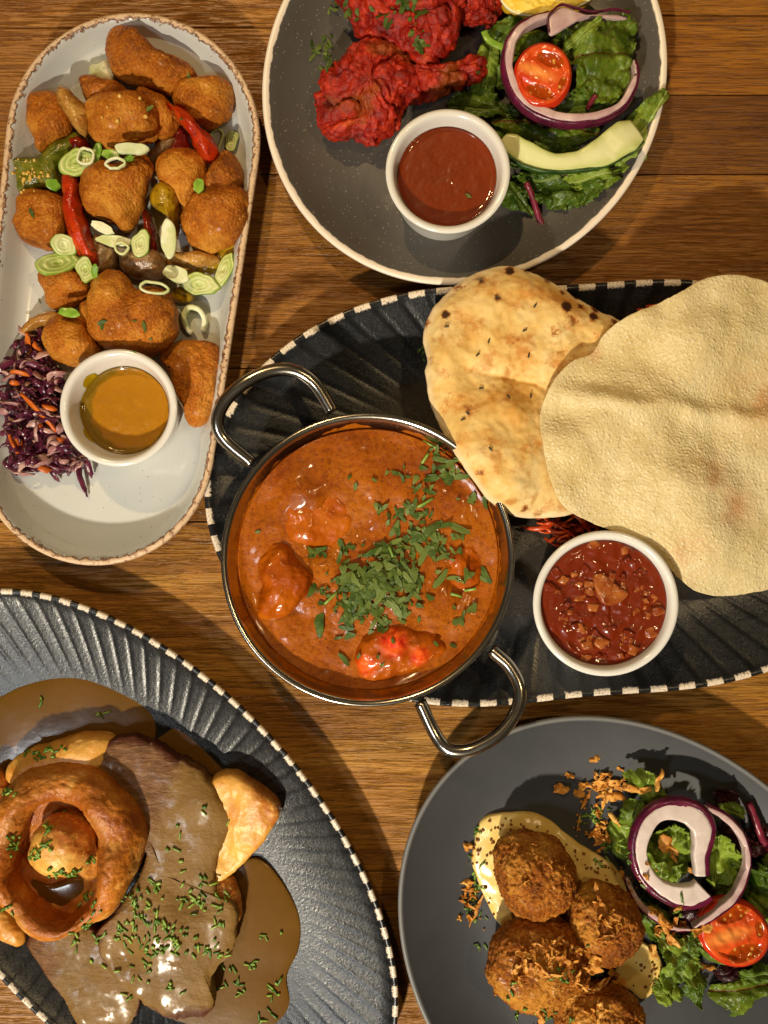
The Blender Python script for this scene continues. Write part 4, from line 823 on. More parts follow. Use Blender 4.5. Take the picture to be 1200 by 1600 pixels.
# ------------------------------------------------------------------ herb bits (leaf meshes shared between copies)
def leaf_bit(name, kind, size, mat, seed):
    r_ = random.Random(seed); a = np.linspace(0, 2*math.pi, 12, endpoint=False)
    if kind in ('cut', 'lobed'):
        q = sorted(r_.uniform(0, 6.28) for _ in range(5 if kind == 'cut' else 7)); rr_ = [size*r_.uniform(.55, 1.15) for _ in q]; C_x = [a_*math.cos(t_) for a_, t_ in zip(rr_, q)]; C_y = [.7*a_*math.sin(t_) for a_, t_ in zip(rr_, q)]
        X, Y = np.interp(a, q, C_x, period=6.2832), np.interp(a, q, C_y, period=6.2832)
    elif kind == 'lobe': R = size*(0.62 + 0.38*np.abs(np.cos(1.5*a + r_.uniform(0, 1)))) * np.array([r_.uniform(.8, 1.15) for _ in a]); X, Y = R*np.cos(a), R*np.sin(a)*.8
    elif kind == 'sliver': X, Y = size*1.25*np.cos(a), size*.36*np.sin(a)*np.array([r_.uniform(.8, 1.3) for _ in a])
    else:
        X, Y = size*np.sign(np.cos(a))*np.abs(np.cos(a))**.6, size*.62*np.sign(np.sin(a))*np.abs(np.sin(a))**.6; X = X + .3*Y; X, Y = X*np.array([r_.uniform(.8,1.15) for _ in a]), Y*np.array([r_.uniform(.8,1.2) for _ in a])
    b1, b2 = r_.uniform(-.6, .6)/size, r_.uniform(-.5, .5)/size
    top, bot = [], []
    zf = lambda x, y: b1*.5*x*x + b2*.5*y*y + r_.uniform(-.02, .02)*size
    th = 0.00022
    ring1 = [(x, y, zf(x, y)) for x, y in zip(X, Y)]; ring0 = [(x*.5, y*.5, zf(x*.5, y*.5)) for x, y in zip(X, Y)]
    V = [(x, y, z+th) for x, y, z in ring0] + [(x, y, z+th) for x, y, z in ring1] + [(x, y, z-th) for x, y, z in ring1] + [(x, y, z-th) for x, y, z in ring0] + [(0, 0, th), (0, 0, -th)]
    return make_mesh(name, np.array(V), [f[::-1] for f in fill_rings(4, 12)], mat, smooth=False)
def stick(name, L, r, mat, seed, k=7, bend=0.1):
    t = np.linspace(-.5, .5, 4); V = []
    for q in t:
        for a in np.linspace(0, 2*math.pi, k, endpoint=False): V.append((q*L, r*math.cos(a), r*math.sin(a) + bend*L*(0.25 - q*q)))
    F = fill_rings(4, k, False, False) + [list(range(k))[::-1], [3*k+j for j in range(k)]]
    return make_mesh(name, np.array(V), F, mat)
COR = [leaf_bit('coriander_leaf', kd, s_, MT['cor'], i) for i, (kd, s_) in enumerate([('lobed', .0040), ('cut', .0030), ('sliver', .0045), ('sliver', .0032), ('cut', .0034), ('cut', .0026), ('cut', .0020), ('lobed', .0024), ('sliver', .0060), ('cut', .0042)])]
CST = [stick('coriander_stem', L, .0007, MT['cstem'], 1) for L in (.006, .009)]
CHV = [stick('chive', L, r, MT['chive'], 2, 7, .02) for L, r in ((.0030, .0006), (.0044, .00055), (.0020, .0008), (.0036, .00045), (.0014, .0007))]
HB = [leaf_bit('herb_fleck', 'cut', .0011, MT['cor'], 50), leaf_bit('herb_fleck', 'sliver', .0014, MT['cor'], 51), leaf_bit('herb_fleck', 'cut', .0007, MT['cor'], 52)]
def drop(meshes, name, parent, px, py, z, rnd, tilt=0.5, sc_=1.0, rz=None, lift=0.0006):
    """lay a copy of one of the meshes on whatever lies under the pixel"""
    me = rnd.choice(meshes); L = parent.location
    if name == 'coriander_leaf' or name == 'herb_fleck' or name == 'coriander_stem': lift = max(lift, .0005)
    loc, nor = surf(px, py); e = Euler((rnd.gauss(0, tilt*.6), rnd.gauss(0, tilt*.6), rnd.uniform(0, 6.28) if rz is None else rz)); k = rnd.random()
    if loc is None: return None
    q = Vector((0, 0, 1)).rotation_difference(nor.lerp(Vector((0, 0, 1)), .3).normalized())
    o = bpy.data.objects.new(name, me); COL.objects.link(o); o.parent = parent
    p = loc + nor*lift + Vector((0, 0, z if z < .009 and z > 0 and name.startswith('coriander') and parent.name.startswith('coriander_garnish') else 0))
    o.location = p - L; o.rotation_euler = (q.to_matrix() @ e.to_matrix()).to_euler(); o.scale = (sc_,)*3; return o
refresh()
cg = thing('coriander_garnish', (*map(float, W(610, 890, SZ)), SZ), 'chopped green coriander leaves heaped on the orange curry', 'coriander')
rs = random.Random(3)
def heap(x, y): return 0.0045*math.exp(-(((x-605)/42)**2 + ((y-898)/36)**2))
for x, y, sx, sy, n_ in [(602,905,50,38,190),(565,935,44,30,80),(640,840,26,26,40),(690,850,20,18,30),(640,790,12,14,8),(648,800,16,14,8),(690,720,16,26,24),(712,735,22,26,16),(660,770,26,22,14),(610,742,20,8,6),(728,905,17,7,9),(717,960,11,9,6),(588,800,14,8,6),(495,862,9,7,7),(540,860,14,10,6),(500,925,10,5,4),(590,975,22,9,8),(745,780,12,10,3),(720,840,12,12,3),(560,965,20,12,8),(640,930,16,18,10)]:
    for _ in range(n_):
        px, py = rs.gauss(x, sx*.76), rs.gauss(y, sy*.76)
        if math.hypot(px-590, py-868) > 195: continue
        z = .0004 + heap(px, py)*rs.uniform(.1, 1.0)
        drop(COR, 'coriander_leaf', cg, px, py, z, rs, .28, rs.uniform(.45, 1.1))
for px, py in [(404,828),(547,745),(552,757),(670,800),(595,865),(680,1005),(708,1008),(538,1030),(590,1025),(600,1040),(565,1025),(548,990),(758,785),(682,705)]:
    drop(COR[3:8], 'coriander_leaf', cg, px, py, 0.0002, rs, .2, rs.uniform(.7, 1.1))
for px, py in [(664,786),(611,862),(730,720),(674,694),(712,930),(664,716),(517,934),(735,920)]: drop(CST, 'coriander_stem', cg, px, py, 0.0004 + heap(px, py)*.9, rs, .15, 1.0)

# ================================================================== breads
nz_ = lambda x, y, f, s: nz(x, y, f, s)
def naan_z(px, py, t, a):
    x0 = (px - 665) / 320; z = 0.0395 + 0.0*x0
    z = z + 0.016*np.exp(-(((px-735)/120)**2 + ((py-745)/120)**2))          # lifted over the bowl's rim
    z = z + bumps((760,520,110,.004),(700,650,26,-.002),(740,590,30,-.003),(800,600,34,-.003),(850,610,34,-.002),(780,625,34,.002),(860,560,40,.003),(830,700,40,.003),(800,760,30,.003),(690,560,30,.004),(810,640,22,.002),(880,500,30,.003))(px, py)
    z = z + .0010*nz(px, py, 1/34, 3) + .0003*nz(px, py, 1/14, 4) - .006*np.clip((t-.75)/.25, 0, 1)**2
    cr = np.exp(-((py - (575 + .22*(px-700) + 12*nz(px, py*0, 1/40, 8)))/7)**2) * np.clip((px-690)/40, 0, 1)
    return z - .0016*cr
burn = [(697,490,7,1.2),(777,465,7,1.0),(800,418,8,1.2),(752,434,9,.9),(885,478,9,1.3),(928,492,8,1.2),(912,475,7,.9),(860,430,9,.8),(885,452,7,.8),(955,505,9,.6),(720,545,6,.3),(770,505,5,.4),(805,533,12,.6),(750,740,6,.8),(820,795,7,.8),(720,620,12,.55),(700,625,14,.55),(775,615,9,.5),(880,565,34,.42),(900,530,26,.4),(690,585,16,.42),(675,530,12,.35),(940,520,14,.4),(735,445,14,.4),(850,800,10,.35),(790,780,18,.3),(690,670,10,.3),(668,500,9,.7),(672,560,7,.6),(720,445,9,.7),(830,414,8,.8),(905,455,8,.9),(935,478,7,1.0),(965,497,7,.9),(690,690,8,.6),(715,735,8,.6),(770,795,8,.7),(845,803,8,.6),(895,500,14,.7),(870,520,16,.55),(735,640,18,.5),(760,690,12,.45),(830,560,20,.35),(860,600,14,.35)]
naan_pts = E_([(48,300),(68,230),(110,170),(180,110),(260,70),(340,60),(420,80),(500,120),(580,170),(660,215),(735,250),(800,330),(800,480),(740,650),(660,780),(600,880),(530,912),(400,920),(330,905),(250,850),(180,750),(120,650),(72,530),(55,430),(60,380)])
nn = tag(sheet('naan_bread', naan_pts, naan_z, 0.0065, MT['naan'], n=260, rings=90, zref=.046, mask=lambda x, y, t: np.clip(np.max([h*np.exp(-(((x-a)**2+(y-b)**2)/r**2)) for a, b, r, h in [(q0 + 3*math.sin(q1), q1, q2*1.25, q3) for q0, q1, q2, q3 in burn]], 0)*1.15, 0, 1.2), jag=((5,.008),), noises=[(300,.0004)], edge=.35), 'soft oval naan bread with charred spots leaning on the steel bowl', 'naan')
rs = random.Random(8); refresh()
drops = E_([(265,328),(398,375),(385,292),(240,487),(405,512),(228,373),(125,280),(180,590),(270,690),(195,570),(330,515),(420,210)])
for px, py in drops:
    o = drop([stick('nigella_seed', .0022, .0004, MT.setdefault('nig', mat_plain('nigella', lin(24,26,24), lin(50,56,46), .5)), 3, 5, .15)], 'nigella_seed', nn, px, py, .046, rs, .1)
pap_pts = E_([(430,620),(440,540),(480,460),(540,400),(605,372),(645,310),(720,255),(820,210),(900,170),(980,125),(1070,110),(1200,125),(1320,180),(1420,320),(1480,600),(1440,860),(1370,1040),(1270,1150),(1180,1180),(1070,1190),(980,1170),(920,1130),(872,1080),(815,1030),(740,985),(640,948),(540,905),(490,860),(460,790),(445,720)])
def papad_z(px, py, t, a):
    z = 0.050 - 0.010*np.clip((px-900)/320, -0.3, 1.4) - 0.010*np.clip((py-760)/180, 0, 1.2)
    z = z + bumps((1080,520,110,.008),(960,640,70,.005),(1150,640,90,-.006),(900,600,40,-.002),(1060,760,90,.005),(1120,850,60,.007),(1000,560,50,-.004),(880,700,40,.004),(940,470,50,.003),(1180,780,60,-.005),(870,650,30,-.003))(px, py)
    z = z + .0028*nz(px, py, 1/95, 12) + .0010*nz(px, py, 1/42, 13) + .0003*nz(px, py, 1/18, 14) + .0035*np.clip((t-.75)/.25, 0, 1)*nz(px, py, 1/60, 15)
    ridge = np.exp(-((py - (618 + .10*(px-850) + 10*nz(px, py*0, 1/70, 17)))/16)**2) * np.clip((px-840)/80, 0, 1)
    return z + .0030*ridge
tag(sheet('poppadom', pap_pts, papad_z, 0.0013, MT['papad'], n=300, rings=130, zref=.045, mask=lambda x, y, t: np.clip(np.max([np.exp(-(((x-a)**2+(y-b)**2)/r**2)) for a, b, r in ((1150,790,30),(925,555,12),(1110,740,26),(1190,620,40),(850,560,14),(1080,870,30))], 0), 0, 1)*.7, jag=((6,.006),(14,.004)), noises=[(1100,.0003)], edge=.6), 'pale bubbly fried poppadom lying over the naan bread', 'poppadom')
cs = thing('carrot_salad', (*map(float, W(890, 830, .008)), .008), 'shredded orange carrot salad peeking out under the poppadom', 'carrot')
rs = random.Random(14)
for k in range(46):
    x, y = rs.gauss(885, 22), rs.gauss(815, 14); L = rs.uniform(14, 40); a = rs.uniform(-.6, .9); z_ = rs.uniform(.009, .026)
    shred(cs, 'carrot_shred', 'carrot_d', (x-L/2*math.cos(a), y-L/2*math.sin(a)), (x+L/2*math.cos(a), y+L/2*math.sin(a)), z_, z_-.002, rs.uniform(.0014,.0024), rs.uniform(-.2,.2), rs.uniform(-1,1), th=.0012, seed=400+k, arch=.002)
for k, (p0, p1, z_) in enumerate([((815,824),(880,808),.012), ((852,840),(930,858),.012), ((1055,895),(1068,905),.012), ((985,492),(1040,480),.028), ((1000,486),(1060,470),.027), ((1090,905),(1050,890),.012)]): shred(cs, 'carrot_shred', 'carrot_d', p0, p1, z_, z_, .0026, .1, .5, th=.0012, seed=470+k)
hbp = thing('coriander_sprig', (*map(float, W(660, 550, .016)), .016), 'tiny coriander sprig on the striped plate at the naan edge', 'coriander')
refresh()
for px, py in ((655,547),(661,552),(664,560),(662,543)): drop(COR[5:8], 'coriander_leaf', hbp, px, py, .0185, rs, .3, .8)

# ================================================================== red chicken plate
KN = [(32, .0045), (62, .0030, 'crease'), (110, .0016), (110, .0012, 'crease'), (260, .0010), (500, .0006), (900, .0004)]
gk = 'red battered chicken pieces on the grey plate'
def pak(pts, z0, z1, label, p=2.2): return tag(blob('chicken_pakora', C_(pts), z0, z1, MT['pakora'], n=220, rings=48, p=p, noises=KN, jag=((6, .03),)), label, 'chicken', gk)
pk = pak([(168,290),(185,215),(230,180),(290,128),(360,118),(430,150),(470,200),(470,260),(420,300),(405,350),(370,390),(330,420),(290,402),(230,398),(190,370),(175,320)], .006, .036, 'lower red chicken piece with knobbly batter beside the red sauce')
blob('bone_end', C_([(400,225),(450,195),(540,195),(620,175),(650,182),(645,215),(615,240),(540,262),(460,295),(400,300),(380,260)]), .008, .031, MT['pakora'], n=160, rings=32, p=2.3, noises=KN, parent=pk)
pak([(240,50),(225,0),(260,-50),(400,-90),(560,-80),(620,-20),(592,60),(570,130),(520,180),(470,190),(420,158),(350,125),(290,112),(260,82)], .008, .043, 'upper red chicken piece topped with chopped coriander at the frame edge')
pak([(585,70),(580,0),(640,-50),(720,-30),(708,40),(680,82),(630,85)], .006, .032, 'small red chicken piece next to the lemon wedge')
cg2 = thing('coriander_garnish', (*map(float, W(630, 20, .04)), .04), 'chopped coriander sprinkled over the red chicken', 'coriander')
rs = random.Random(31); refresh()
for x, y, sx, sy, n_, z_ in [(600,30,10,16,7,.0415),(630,10,22,14,22,.0435),(648,35,10,20,12,.0435),(655,70,5,16,8,.041),(560,15,14,14,6,.041),(515,75,12,14,14,.010),(508,100,10,10,7,.0095),(520,10,14,8,6,.0115),(500,60,16,14,4,.0095)]:
    for _ in range(n_): drop(COR, 'coriander_leaf', cg2, rs.gauss(x, sx*.7), rs.gauss(y, sy*.7), z_ + rs.uniform(0, .002), rs, .4, rs.uniform(.4, .85))
for px, py, z_ in ((745,113,.031),(733,304,.034)): drop(COR[5:7], 'coriander_leaf', cg2, px, py, z_, rs, .1, 1)

def leaf(name, pts, z0, z1, mat, label, axis, ruffle=.003, nr=9, jag=(), zref=None, n=320, rings=34, group='salad leaves', dome=.003, curl=0.0, ctr=None, thick=.0005):
    """salad leaf: outline in photo pixels, z0 at the stem end and z1 at the tip"""
    sd = nseed(); a0, a1 = np.array(axis[0], float), np.array(axis[1], float); d = a1-a0; L2 = d @ d
    def zf(px, py, t, a):
        u = ((px-a0[0])*d[0] + (py-a0[1])*d[1]) / L2; v = (-(px-a0[0])*d[1] + (py-a0[1])*d[0]) / L2
        z = z0 + (z1-z0)*np.clip(u, -.2, 1.2) + dome*(1-t**2) + ruffle*1.5*t*nz(px, py, 1/18, sd) + ruffle*1.5*nz(px, py, 1/34, sd+5) + ruffle*.8*t**3*nz(px, py, 1/7, sd+7) + ruffle*.8*t*nz(px, py, 1/22, sd+1) + .0006*nz(px, py, 1/9, sd+2)
        return z - .0016*np.exp(-(v/.05)**2) + curl*np.clip((t-.6)/.4, 0, 1)**2
    return tag(sheet(name, pts, zf, thick, MT[mat], n=n, rings=rings, jag=jag, zref=(z0+z1)/2 if zref is None else zref, axis=axis, ctr=ctr), label, 'salad leaf', group)
FR = ((6, .08), (28, .07), (60, .07))
s1 = 'salad leaves on the grey plate'
leaf('lettuce_leaf', L_([(570,220),(640,150),(740,110),(850,70),(950,50),(995,90),(975,180),(955,330),(930,460),(880,540),(800,590),(700,560),(640,470),(620,380),(560,290)]), .024, .030, 'chard', 'large crinkled green leaf with thin red veins right of the tomato', L_([(960,300),(600,330)]), .0035, 8, ((8,.04),(20,.03)), group=s1, dome=.006)
leaf('lettuce_leaf', L_([(560,280),(600,200),(680,150),(760,110),(750,170),(690,230),(620,260)]), .030, .036, 'lettuce', 'pale folded leaf above the tomato, below the onion petal', L_([(560,280),(750,130)]), .002, 7, ((9,.08),(20,.06)), group=s1)
leaf('lettuce_leaf', L_([(640,470),(700,470),(760,560),(840,520),(860,570),(780,640),(680,650),(560,640),(520,600),(580,560)]), .020, .024, 'dkleaf', 'dark leaf inside the onion ring below the tomato', L_([(540,610),(840,560)]), .003, 7, FR, group=s1)
leaf('lettuce_leaf', L_([(130,170),(220,110),(330,70),(385,80),(360,140),(300,190),(260,260),(190,300),(140,260)]), .014, .026, 'dkleaf', 'dark green leaf tucked between red chicken and onion ring', L_([(140,270),(370,90)]), .003, 8, ((9,.06),(20,.05)), group=s1)
leaf('lettuce_leaf', L_([(80,330),(140,250),(200,280),(200,400),(180,500),(120,540),(60,500)]), .012, .020, 'lettuce', 'upright green stalk leaf beside the chicken bone end', L_([(110,530),(160,270)]), .002, 7, ((9,.05),), group=s1)
leaf('lettuce_leaf', L_([(-40,520),(40,480),(140,480),(220,560),(300,610),(300,660),(200,650),(80,640),(-60,610)]), .010, .016, 'dkleaf', 'dark leaf above the red sauce ramekin', L_([(-50,570),(300,640)]), .003, 7, FR, group=s1)
leaf('lettuce_leaf', L_([(880,690),(960,610),(1040,540),(1110,500),(1145,540),(1080,620),(1040,740),(1030,860),(960,930),(880,940),(860,860),(900,780)]), .016, .0245, 'lettuce', 'smooth light green leaf overhanging the cream plate rim', L_([(880,920),(1130,510)]), .002, 6, group=s1)
leaf('lettuce_leaf', L_([(290,960),(400,930),(560,960),(740,930),(860,920),(950,930),(900,990),(800,1020),(730,1120),(560,1160),(430,1120),(330,1060)]), .010, .016, 'dkleaf', 'dark frilly leaf below the cucumber slice', L_([(300,1000),(930,960)]), .004, 11, FR, group=s1)
leaf('lettuce_leaf', L_([(560,980),(700,940),(860,930),(940,950),(870,1010),(760,1050),(640,1040)]), .014, .020, 'lettuce', 'lighter frilly leaf right below the cucumber slice', L_([(560,1010),(940,950)]), .003, 9, FR, group=s1)
leaf('lettuce_leaf', L_([(230,1110),(270,1000),(330,1040),(380,1120),(400,1190),(340,1170),(270,1160)]), .009, .011, 'dkleaf', 'small leaf tip touching the red sauce ramekin', L_([(260,1020),(390,1180)]), .002, 6, ((8,.06),), group=s1)
leaf('lettuce_leaf', L_([(180,640),(330,660),(480,690),(640,700),(760,690),(740,760),(600,800),(440,780),(290,740),(200,700)]), .014, .016, 'chard', 'flat leaf with red midrib between onion ring and cucumber', L_([(180,660),(760,740)]), .002, 6, ((8,.05),), group=s1)
leaf('lettuce_leaf', L_([(380,700),(500,740),(660,740),(640,830),(560,860),(430,830)]), .012, .014, 'dkleaf', 'dark leaf showing in the cucumber hollow', L_([(380,740),(640,800)]), .002, 7, FR, group=s1)
# red onion rings with a purple outer skin
def onion_band(pts, n, zs, wd, ht, label, flesh='onion', skin_side=1, closed=False, lean=0.0, group='red onion rings', name='red_onion_ring', skin_th=.0009):
    P = wpath(pts, n, zs)
    base = (float(P[:,0].mean()), float(P[:,1].mean()), float(P[:,2].min()))
    o = thing(name, base, label, 'onion', group)
    t = np.linspace(0, 1, n); wds = np.interp(t, np.linspace(0, 1, len(wd)), wd) if np.ndim(wd) else np.full(n, wd)
    pr = rrect(1.0, ht, min(.0008, ht*.3), 2) ; prn = rrect(1.0, 1.0, .18, 3)
    sweep('flesh', P, prn, MT[flesh], o, scale=[(w_, ht) for w_ in wds], noises=[(110, .0006), (300, .0002)])
    T = np.gradient(P, axis=0); T /= np.linalg.norm(T, axis=1)[:, None]; S = np.cross(T, [0,0,1.0]); S /= np.linalg.norm(S, axis=1)[:, None]
    Q = P + S*(skin_side*(wds/2 + skin_th*.2))[:, None] - np.array([0,0,ht*.06])
    prs = np.array([(-.5,-.5),(.3,-.5),(.62,-.2),(.62,.2),(.3,.46),(-.5,.5)]); prs = prs if skin_side > 0 else prs*[-1,1]; prs = prs if skin_side > 0 else prs[::-1]
    sweep('skin', Q, prs, MT['oskin'], o, scale=[(skin_th*2, ht*1.0)]*n, noises=[(200, .0002)])
    return o
for pts_, z_, mt_, lb_ in (([(150,300),(260,270),(330,330),(300,420),(230,480),(160,440)], .012, 'dkleaf', 'dark green leaf left of the onion ring near the chicken'),
    ([(300,190),(400,160),(480,200),(440,270),(340,300),(290,260)], .016, 'lettuce', 'light green leaf under the upper left of the onion ring'),
    ([(520,200),(600,160),(640,240),(620,340),(560,330),(500,260)], .016, 'dkleaf', 'dark leaf behind the top of the tomato half'),
    ([(780,440),(880,400),(930,480),(880,580),(800,600),(740,540)], .014, 'lettuce', 'green leaf under the lower edge of the large crinkled leaf'),
    ([(180,700),(330,700),(430,790),(420,900),(300,930),(210,850)], .009, 'dkleaf', 'dark leaf under the left end of the cucumber slice'),
    ([(620,900),(760,880),(900,900),(960,960),(860,1040),(720,1020)], .010, 'dkleaf', 'dark leaf under the right side of the cucumber slice')):
    P_ = L_(pts_); leaf('lettuce_leaf', P_, z_, z_+.004, mt_, lb_, (P_[0], P_[3]), .003, 8, FR, group=s1)
s2 = 'red onion rings on the grey plate'
onion_band(L_([(480,105),(400,135),(320,190),(272,270),(258,360),(275,450),(320,530),(390,590),(480,632),(580,655),(700,655),(800,630),(880,580),(930,500),(955,420),(950,350)]), 120, [.030,.031,.032,.032,.031,.030,.029,.028,.028,.028,.029,.029,.029,.029,.029,.028], [.0024,.0030,.0036,.0040,.0042,.0042,.0042,.0044,.0044,.0042,.004,.0038,.0036,.0034,.0026,.0016], .0085, 'large red onion ring around the tomato half on the grey plate', flesh='onion_p', skin_side=1, group=s2, skin_th=.0012)
on = thing('onion_petal', (*map(float, W(905, 25, .03)), .03), 'pale purple edged onion petal beside the lemon wedge', 'onion')
sheet('flesh', L_([(485,190),(480,110),(520,60),(560,35),(640,50),(720,65),(850,45),(940,55),(900,75),(760,80),(680,100),(600,110),(550,150),(510,195)]), lambda x, y, t, a: .034 + .003*(1-t) - .00006*(x-860), .0016, MT['onion_p'], parent=on, n=90, rings=10, zref=.034)
sweep('skin', wpath(L_([(482,190),(476,110),(516,58),(560,32),(640,46),(720,60),(800,52),(860,40),(940,52)]), 60, [.035,.035,.035,.034,.033,.032,.032,.031,.030]), rrect(.0009,.002,.0003,1), MT['oskin'], on)
# tomato half
def tomato(px, py, rx, ry, deg, z0, z1, label, axdeg, tilt=None):
    a = np.linspace(0, 2*math.pi, 20, endpoint=False); c, s = math.cos(math.radians(deg)), math.sin(math.radians(deg))
    el = lambda k: [(px + k*(rx*math.cos(t)*c - ry*math.sin(t)*s), py + k*(rx*math.cos(t)*s + ry*math.sin(t)*c)) for t in a]
    tl = tilt or (0, 0)
    bz = (*map(float, W(px, py, z1)), z0); o = thing('tomato_half', bz, label, 'tomato')
    # round skin below
    blob('skin', el(1.0), z0, z1, MT['tskin'], n=64, rings=16, p=2.0, eq=.92, parent=o, zref=z1, tilt=tl)
    ca, sa = math.cos(math.radians(axdeg)), math.sin(math.radians(axdeg)); m_ = 2*max(rx, ry)
    sheet('cut_face', el(.985), lambda x, y, t, q: z1 + .0009 - .0014*np.clip((t-.9)/.1, 0, 1) + .0006*nz(x, y, 1/9, 5)*(t < .9) - .0012*np.exp(-((np.abs((-(x-px)*sa+(y-py)*ca)/m_)-.24)/.08)**2)*(t < .75) + ((x-px)*tl[0]+(y-py)*tl[1])*KPX, .0012, MT['tomato'], n=80, rings=30, zref=z1, axis=((px, py), (px+m_*ca, py+m_*sa)), parent=o)
tomato(848, 118, 46, 50, 0, .012, .0335, 'juicy tomato half inside the onion ring on the grey plate', 22, tilt=(.05, -.1))
# cucumber ribbon slice: crescent swept along a path
P = wpath(L_([(245,745),(300,800),(380,850),(470,890),(570,895),(680,880),(780,840),(870,780),(965,725)]), 70, [.023,.024,.025,.026,.026,.027,.028,.029,.028])
cu = thing('cucumber_slice', (float(P[:,0].mean()), float(P[:,1].mean()), .02), 'long pale curved cucumber slice on the leaves', 'cucumber')
wd = np.interp(np.linspace(0, 1, 70), [0, .05, .2, .4, .55, .75, .92, 1], [.004, .010, .0125, .0085, .0095, .0150, .0175, .013])
sweep('flesh', P, rrect(1, 1, .3, 4), MT['cuc'], cu, scale=[(w_, .0026) for w_ in wd], noises=[(90, .0007), (260, .0002)], twist=np.linspace(-.35, .2, 70))
T = np.gradient(P, axis=0); T /= np.linalg.norm(T, axis=1)[:, None]; S = np.cross(T, [0,0,1.]); S /= np.linalg.norm(S, axis=1)[:, None]
sweep('skin', P + S*(wd/2 - .0002)[:, None] - [0,0,.0012], rrect(.0018, .0040, .0007, 2), MT['cskin'], cu)
# lemon wedge
le = thing('lemon_wedge', (*map(float, W(852, -10, .03)), .008), 'yellow lemon wedge at the top edge of the grey plate', 'lemon')
blob('rind', L_([(205,-30),(260,60),(380,98),(500,95),(620,60),(730,-10),(700,-120),(470,-180),(260,-130)]), .008, .026, MT['lrind'], parent=le, n=80, rings=16, p=2.4, eq=.8, noises=[(500,.0003)])
sheet('pith', L_([(210,-30),(262,58),(380,94),(500,90),(618,58),(725,-12),(690,-115),(470,-170),(265,-125)]), lambda x, y, t, a: .0275 + 0*x, .003, MT['pith'], parent=le, n=80, rings=8, zref=.027)
sheet('flesh', L_([(222,-30),(272,50),(385,85),(500,80),(610,48),(708,-16),(675,-105),(470,-158),(278,-115)]), lambda x, y, t, a: .0291 + .0006*nz(x, y, 1/6, 3) - .001*t**6, .002, MT['lemon'], parent=le, n=90, rings=20, zref=.028)
tag(sweep('leaf_stem', wpath(L_([(355,1020),(400,1110),(440,1210),(500,1300)]), 24, [.016,.013,.010,.008]), circ(.0017, 9), MT['stem'], noises=[(300,.0004)], scale=np.linspace(.9,1.1,24)), 'dark red leaf stem poking out below the salad', 'leaf stem')
tag(sweep('leaf_stem', wpath(L_([(960,490),(1000,470),(1035,455)]), 12, [.012,.0115,.012]), circ(.0009, 7), MT['stem']), 'short thin red stem at the right of the onion ring', 'leaf stem')
tag(sweep('leaf_stem', wpath(L_([(700,600),(720,560),(742,530)]), 12, [.0265,.028,.029]), circ(.0014, 7), MT['stem']), 'tiny pink stem beneath the large crinkled leaf', 'leaf stem')
tag(sweep('leaf_stem', wpath(L_([(128,170),(150,220),(200,250),(255,268)]), 24, [.026,.027,.027,.026]), rrect(.0032,.0012,.0004,2), MT['sgreen']), 'pale green leaf stalk beside the red onion ring', 'leaf stem')

# ================================================================== roast beef plate
gg = 'gravy pools on the roast plate'
def gravy(pts, z0, z1, label, hf=None): return tag(blob('gravy', F_(pts), z0, z1, MT['gravy'], n=160, rings=30, p=5.5, eq=.3, noises=[(35, .0003)], hf=hf), label, 'gravy', gg)
gravy([(-160,420),(-60,350),(0,350),(60,322),(170,285),(260,280),(340,310),(420,362),(456,425),(450,490),(380,540),(200,600),(-40,600),(-150,540)], .006, .0090, 'broad brown gravy pool above the yorkshire pudding')
gravy([(440,500),(485,460),(530,425),(600,420),(680,470),(745,560),(780,620),(700,660),(560,640),(460,580)], .006, .0086, 'dark gravy pool behind the right potato wedge')
gravy([(640,900),(720,830),(775,832),(840,910),(880,1000),(876,1090),(842,1170),(852,1250),(830,1330),(740,1400),(500,1420),(280,1400),(220,1290),(300,1180),(480,1040)], .006, .0092, 'glossy gravy pool along the right side of the beef')
MN = [(34, .0016), (110, .0004), (320, .0001)]
def beef(pts, z0, z1, label, mask, tilt=None, hf=None): return tag(blob('beef_slice', F_(pts), z0, z1, MT['beef'], n=220, rings=40, p=5, eq=.5, noises=MN, mask=mask, tilt=tilt, hf=hf, jag=((10,.02),(30,.016),(60,.012))), label, 'beef', 'roast beef slices')
one = lambda x, y, t: np.full(np.shape(x), 1.0)
beef([(80,1060),(140,1030),(260,1020),(380,1080),(420,1200),(400,1300),(330,1360),(250,1330),(190,1230),(120,1140)], .008, .019, 'lowest beef slice at lower left under the others', lambda x, y, t: np.clip((x-60)/50, 0, 1)*np.clip((1.02-t)*8, 0, 1))
beef([(250,545),(300,490),(370,460),(440,470),(520,520),(600,568),(662,650),(690,715),(655,785),(636,860),(645,925),(690,955),(696,1040),(680,1110),(625,1165),(630,1255),(560,1290),(470,1272),(380,1200),(310,1130),(285,1045),(340,985),(410,880),(434,780),(415,690),(340,605)], .011, .0245, 'broad roast beef slice under gravy and chives beside the yorkshire pudding', lambda x, y, t: np.clip(.5 + ((x-262) + .45*(y-1260))/75, 0, 1)*np.clip((1.04-t)*12, 0.1, 1)*(1-.9*np.exp(-(((x-300)/40)**2+((y-1575)/16)**2))), hf=bumps((330,1230,40,.004),(250,1450,50,.003),(300,1400,25,-.002),(200,1490,25,-.003)))
